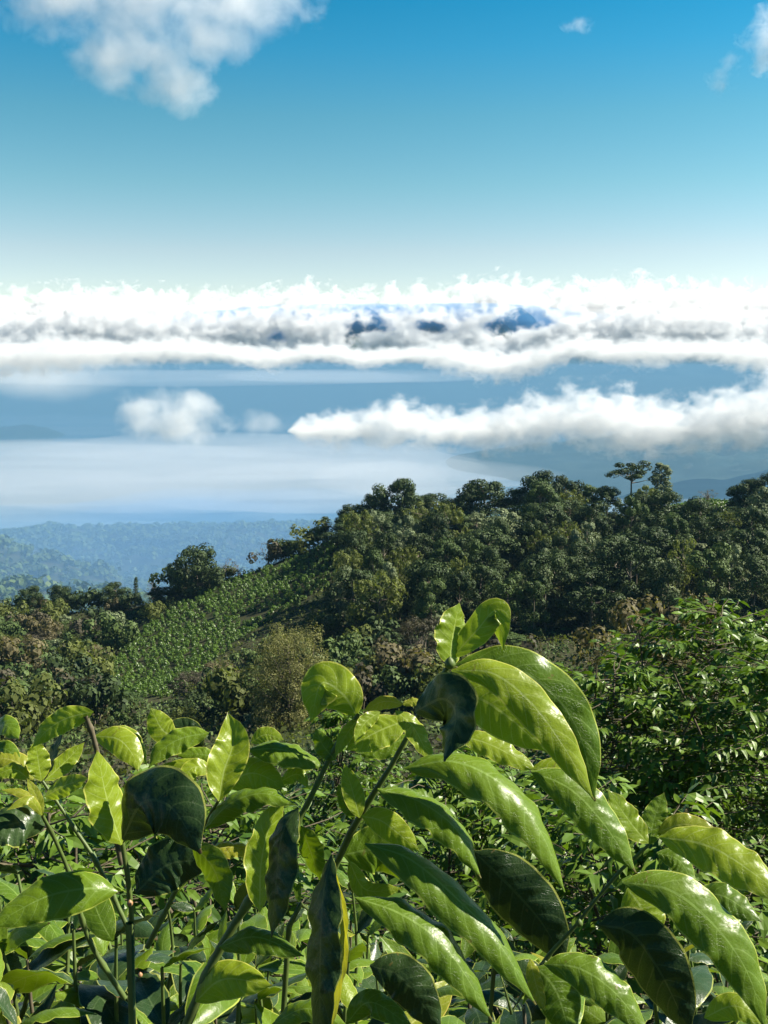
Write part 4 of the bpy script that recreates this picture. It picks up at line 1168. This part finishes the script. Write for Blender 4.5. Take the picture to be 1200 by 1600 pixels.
pC = plant(0.0, 1.05, 'coffee plant in the centre with two rising twigs and long arching sunlit leaves')
for a in [
 ([(406, 1425), (408, 1350), (422, 1290), (446, 1245)], 0.99, 1.02, 62, (0.7, 0.35, 0.65), 'young', 0.25, 0.0),
 ([(466, 1262), (442, 1300), (432, 1370), (424, 1465)], 0.97, 0.94, 74, (-0.7, -0.1, 0.75), 'old', 0.5, 0.0),  # shade-darkened mature leaf
 ([(518, 1335), (505, 1400), (500, 1500), (500, 1650)], 0.93, 0.88, 82, (-0.6, -0.05, 0.8), 'old', 0.5, 0.0),  # shade-darkened mature leaf
 ([(524, 1360), (536, 1450), (528, 1540), (512, 1625)], 0.94, 0.90, 30, (-0.75, 0.0, 0.5), 'yellow', 0.2, 0.0),
 ([(562, 1278), (552, 1240), (538, 1193)], 1.02, 1.04, 34, (0.1, 0.2, 0.9), 'young', 0.2, 0.2),
 ([(560, 1275), (545, 1255), (528, 1225)], 1.04, 1.06, 34, (-0.2, 0.2, 0.9), 'mature', 0.3, 0.0),
 ([(558, 1120), (536, 1085), (502, 1068), (486, 1128)], 1.05, 1.04, 72, (-0.1, 0.3, 0.9), 'young', 0.4, 0.0),
 ([(553, 1113), (552, 1090), (543, 1066)], 1.06, 1.07, 26, (-0.4, 0.2, 0.85), 'mature', 0.3, 0.0),
 ([(630, 1100), (600, 1096), (568, 1110)], 1.04, 1.04, 26, (0.1, 0.6, 0.7), 'yellow', 0.5, 0.0),
 ([(628, 1100), (650, 1096), (664, 1106)], 1.04, 1.04, 16, (0.1, 0.6, 0.7), 'yellow', 0.5, 0.0),
 ([(594, 1112), (570, 1130), (554, 1160)], 1.02, 1.0, 24, (0.6, 0.5, 0.6), 'young', 0.2, 0.0),
 ([(562, 1120), (540, 1150), (524, 1182)], 1.04, 1.03, 22, (0.3, 0.3, 0.8), 'young', 0.3, 0.0),
 ([(524, 1188), (505, 1165), (492, 1138)], 1.04, 1.05, 32, (-0.3, 0.2, 0.9), 'mature', 0.3, 0.0),
 ([(618, 1110), (645, 1135), (662, 1165), (678, 1189)], 1.0, 0.98, 36, (0.4, 0.4, 0.8), 'young', 0.3, 0.0),
 ([(636, 1125), (590, 1143), (540, 1172)], 1.06, 1.04, 56, (-0.1, 0.45, 0.85), 'young', 0.5, 0.0),
 ([(640, 1152), (600, 1165), (556, 1176)], 1.08, 1.07, 42, (-0.2, 0.4, 0.85), 'mature', 0.5, 0.0),
 ([(648, 1112), (692, 1092), (712, 1120), (694, 1190)], 0.98, 0.93, 100, (-0.75, 0.05, 0.7), 'old', 0.5, 0.0),  # shade-darkened mature leaf
 ([(703, 1042), (706, 1005), (712, 970), (718, 942)], 1.02, 1.04, 66, (0.65, 0.4, 0.7), 'young', 0.3, 0.0),
 ([(706, 1028), (745, 985), (776, 955), (787, 1016)], 1.03, 1.02, 48, (-0.3, 0.3, 0.9), 'young', 0.3, 0.0),
 ([(712, 1038), (790, 1038), (858, 1078), (905, 1145), (930, 1252)], 1.03, 1.0, 92, (-0.1, 0.3, 0.95), 'mature', 0.5, 0.0),
 ([(705, 1048), (770, 1052), (830, 1098), (880, 1165), (928, 1250)], 0.99, 0.97, 66, (0.1, 0.35, 0.9), 'young', 0.5, 0.0),
 ([(700, 1085), (750, 1092), (800, 1125), (855, 1175)], 1.06, 1.04, 92, (-0.1, 0.2, 0.95), 'young', 0.4, 0.0),
 ([(715, 1148), (770, 1165), (840, 1204)], 1.07, 1.06, 44, UPC, 'young', 0.5, 0.0),
 ([(632, 1200), (710, 1190), (788, 1228), (845, 1300), (883, 1394)], 0.96, 0.92, 104, (0.45, 0.6, 0.6), 'mature', 0.95, 0.0),
 ([(830, 1205), (890, 1232), (942, 1285), (994, 1364)], 1.02, 0.99, 82, (0.15, 0.45, 0.85), 'mature', 0.6, 0.0),
 ([(832, 1200), (880, 1205), (928, 1254)], 1.05, 1.04, 46, (0.2, 0.5, 0.8), 'young', 0.5, 0.0),
 ([(590, 1232), (655, 1252), (715, 1298), (752, 1372)], 1.0, 0.97, 84, (0.45, 0.6, 0.6), 'mature', 0.95, 0.0),
 ([(565, 1275), (600, 1285), (655, 1330)], 1.03, 1.03, 46, (-0.1, 0.3, 0.9), 'young', 0.4, 0.0),
 ([(570, 1318), (640, 1342), (712, 1402), (778, 1472), (838, 1570)], 0.95, 0.91, 98, (0.45, 0.6, 0.6), 'mature', 0.95, 0.0),
 ([(555, 1402), (630, 1430), (700, 1485), (770, 1595)], 0.93, 0.90, 90, (0.4, 0.55, 0.65), 'mature', 0.9, 0.0),
 ([(545, 1345), (572, 1390), (628, 1388)], 1.0, 1.0, 32, UPC, 'young', 0.3, 0.0),
 ([(740, 1330), (790, 1378), (845, 1440), (885, 1510)], 1.12, 1.08, 112, (-0.4, 0.3, 0.85), 'old', 0.5, 0.0),  # shade-darkened mature leaf
 ([(540, 1600), (580, 1566), (650, 1610)], 0.95, 0.93, 44, UPC, 'mature', 0.6, 0.0),
 ([(578, 1508), (630, 1530), (690, 1612)], 1.0, 0.98, 84, (-0.3, 0.4, 0.85), 'old', 0.5, 0.0),  # shade-darkened mature leaf
 ([(342, 1480), (400, 1464), (475, 1494)], 1.04, 1.02, 52, (0.3, 0.7, 0.6), 'mature', 0.8, 0.0),
 ([(305, 1565), (350, 1530), (425, 1540)], 1.05, 1.03, 64, (0.0, 0.5, 0.8), 'young', 0.6, 0.0),
 ([(425, 1600), (480, 1576), (545, 1604)], 1.0, 0.98, 40, (0.2, 0.7, 0.6), 'mature', 0.7, 0.0),
 ([(470, 1290), (485, 1330), (500, 1375)], 1.04, 1.04, 46, (-0.5, 0.2, 0.8), 'mature', 0.4, 0.0),
 ([(535, 1335), (600, 1330), (650, 1380)], 1.1, 1.1, 80, (-0.4, 0.2, 0.9), 'mature', 0.4, 0.0),
 ]:
    hero(pC, a[0], a[1], a[2], a[3], a[4], a[5], a[6], a[7])
stem(pC, [(560, 1116), (522, 1172), (470, 1275), (400, 1390), (335, 1500), (280, 1630)], 1.04, 1.06, 4, 11)
stem(pC, [(698, 1045), (662, 1100), (632, 1160), (600, 1215), (558, 1282), (530, 1340), (500, 1420), (440, 1640)], 1.02, 1.08, 5, 10, 'stem', to_ground=True)
for q in ((600, 1243, 5), (703, 1036, 9)): bud(pC, q[0], q[1], 1.0, q[2], 'bud_pink' if q[0] < 700 else 'stem_green')

pR = plant(0.22, 1.1, 'coffee plant at lower right with a slanting twig and drooping leaves')
for a in [
 ([(1013, 1318), (985, 1285), (950, 1234)], 1.04, 1.05, 44, (0.3, 0.3, 0.85), 'young', 0.2, 0.1),
 ([(1015, 1320), (1022, 1280), (1038, 1238)], 1.05, 1.07, 38, (0.0, 0.6, 0.75), 'mature', 0.2, 0.1),
 ([(1028, 1300), (1070, 1288), (1126, 1302)], 1.05, 1.04, 38, (0.1, 0.45, 0.85), 'yellow', 0.4, 0.0),
 ([(1030, 1308), (1095, 1318), (1150, 1345), (1240, 1412)], 1.0, 0.95, 78, (0.15, 0.45, 0.85), 'young', 0.6, 0.0),
 ([(972, 1378), (1050, 1392), (1120, 1450), (1168, 1520), (1198, 1612)], 0.96, 0.92, 100, (0.15, 0.45, 0.85), 'mature', 0.6, 0.0),
 ([(980, 1388), (1003, 1420), (1024, 1475)], 1.1, 1.08, 74, (0.0, 0.3, 0.9), 'young', 0.4, 0.0),
 ([(935, 1445), (985, 1458), (1032, 1520), (1080, 1620)], 1.0, 0.96, 112, (-0.5, 0.2, 0.85), 'old', 0.5, 0.0),  # shade-darkened mature leaf
 ([(850, 1506), (905, 1513), (960, 1550), (1016, 1620)], 0.95, 0.92, 68, (0.2, 0.5, 0.8), 'mature', 0.7, 0.0),
 ([(838, 1510), (870, 1550), (892, 1625)], 0.98, 0.96, 72, (0.0, 0.3, 0.9), 'mature', 0.5, 0.0),
 ([(1026, 1332), (1062, 1345), (1086, 1388)], 1.12, 1.1, 38, UPC, 'mature', 0.5, 0.0),
 ([(828, 1498), (838, 1540), (852, 1580)], 0.97, 0.96, 26, UPC, 'yellow', 0.4, 0.0),
 ([(1085, 1400), (1130, 1400), (1190, 1440)], 1.15, 1.12, 50, UPC, 'mature', 0.5, 0.0),
 ([(1100, 1590), (1150, 1572), (1200, 1605)], 1.1, 1.08, 44, UPC, 'young', 0.5, 0.0),
 ]:
    hero(pR, a[0], a[1], a[2], a[3], a[4], a[5], a[6], a[7])
stem(pR, [(1014, 1320), (960, 1370), (905, 1440), (845, 1508), (795, 1590), (760, 1660)], 1.04, 1.05, 3.5, 8, 'stem', to_ground=True)
for q in ((905, 1442, 6), (852, 1506, 5)): bud(pR, q[0], q[1], 1.03, q[2], 'stem_green')

# lower leaves behind: whole twigs of shared leaf shapes on plants of their own
def template(i):
    rng = np.random.default_rng(900 + i)
    L = 0.13
    s = np.linspace(0, 1, 13)
    dr = [0.15, 0.35, 0.6, 0.25, 0.5, 0.8, 0.05, 0.4][i]
    C = np.stack([0 * s + 0.05 * L * np.sin(3 * s + i), L * s * (1 - 0.25 * dr * s), -L * dr * s ** 2 + 0.08 * L * s], -1)
    V, Fq, UV = leaf_np(C, L * [0.40, 0.36, 0.42, 0.34, 0.38, 0.4, 0.36, 0.42][i], np.array([0, 0, 1.0]), [0.5, 0.3, 0.7, 0.2, 0.6, 0.4, 0.1, 0.5][i], [0, .2, 0, .3, 0, .1, .4, 0][i], 0.10, 900 + i, 13, 7, 0.08)
    return [mesh_np('leaf', V, Fq, [M['leaf_' + k]], UV, smooth=True) for k in ('mature', 'old', 'young', 'yellow')]  # 'old' is the mature leaf with shade painted in
TL = [template(i) for i in range(8)]
def filler(x, y, label, twigs, seed, umin, umax, vtop, dmin, dmax, smin=0.55, smax=0.95):
    rng = np.random.default_rng(seed)
    e = plant(x, y, label)
    root = np.array(e.location)
    k = 0
    for q in range(twigs):
        u, v, d = rng.uniform(umin, umax), rng.uniform(vtop, 1660), rng.uniform(dmin, dmax)
        tip = W(u, v, d)
        a = rng.uniform(0, 2 * PI)
        dr = np.array([math.cos(a), math.sin(a), 0])
        bot = tip - dr * rng.uniform(.05, .25) - [0, 0, rng.uniform(.25, .45)]
        t = np.linspace(0, 1, 8)[:, None]
        C = bot * (1 - t) + tip * t + dr * 0.05 * np.sin(PI * t)
        V, Fq = tube(C, np.linspace(.0045, .002, 8), 6)
        link('branch', mesh_np('branch', V - root, Fq, [M['stem_green'] if q % 3 else M['twig_brown']], smooth=True), e)
        for j, f in enumerate((0.35, 0.6, 0.82, 1.0)):
            p = bot * (1 - f) + tip * f + dr * 0.05 * math.sin(PI * f)
            phi = a + j * PI / 2 + rng.normal() * .3
            for sg in (0, PI):
                if k >= 296 or rng.random() < 0.12: continue
                o_ = np.array([math.cos(phi + sg), math.sin(phi + sg), rng.uniform(0.0, 0.9) + (0.6 if f == 1 else 0)])
                T = norm(o_)
                U_ = norm(np.array([0, 0, 1.0]) + 0.35 * rng.normal(size=3))
                Xa = norm(np.cross(T, U_)); Za = np.cross(Xa, T)
                s = rng.uniform(smin, smax) * (0.6 if f == 1 else 1)
                kind = rng.choice([0, 1, 2, 3], p=[.50, .44, .04, .02])  # many leaves get the shade-darkened colour, deepening the gloom low down
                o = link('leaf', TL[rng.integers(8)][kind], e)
                pl = p - root
                o.matrix_local = Matrix([[Xa[r] * s, T[r] * s, Za[r] * s, pl[r]] for r in range(3)] + [[0, 0, 0, 1]])
                k += 1
    P = np.array([[0, 0, -.05], [0.02, 0, .4], [0, .02, .9]]); V, Fq = tube(P, [.02, .014, .008], 7)
    link('stem', mesh_np('stem', V, Fq, [M['twig_brown']], smooth=True), e)
    return e
filler(-0.42, 1.7, 'dense lower coffee plant behind the left stem at the bottom left', 30, 951, -60, 330, 1350, 1.35, 2.3)
filler(-0.12, 1.8, 'dense lower coffee plant between the left stem and the dark hanging leaf', 28, 952, 230, 560, 1385, 1.35, 2.3)
filler(0.08, 1.9, 'lower coffee plant in shade under the long arching leaves', 22, 953, 540, 860, 1450, 1.35, 2.3)
filler(0.4, 2.0, 'lower coffee plant under the drooping leaves at the bottom right', 26, 954, 820, 1240, 1425, 1.4, 2.5)
filler(-0.5, 2.2, 'coffee plant tops behind the left leaves near the left edge', 16, 955, -60, 300, 1270, 1.9, 2.8)
filler(-0.35, 1.25, 'close coffee plant with full sized leaves at the lower left corner', 18, 956, -40, 420, 1400, 1.12, 1.4, 0.75, 1.15)
filler(0.05, 1.3, 'close coffee plant with full sized leaves at the bottom centre', 9, 957, 440, 860, 1500, 1.12, 1.4, 0.75, 1.15)
filler(0.35, 1.4, 'close coffee plant with full sized leaves at the bottom right corner', 5, 958, 860, 1220, 1500, 1.2, 1.5, 0.75, 1.1)
print('trees', cnt[0], 'field', len(pts), 'objects', len(bpy.data.objects), 'tris', sum(len(m.loops) - 2 * len(m.polygons) for m in bpy.data.meshes))
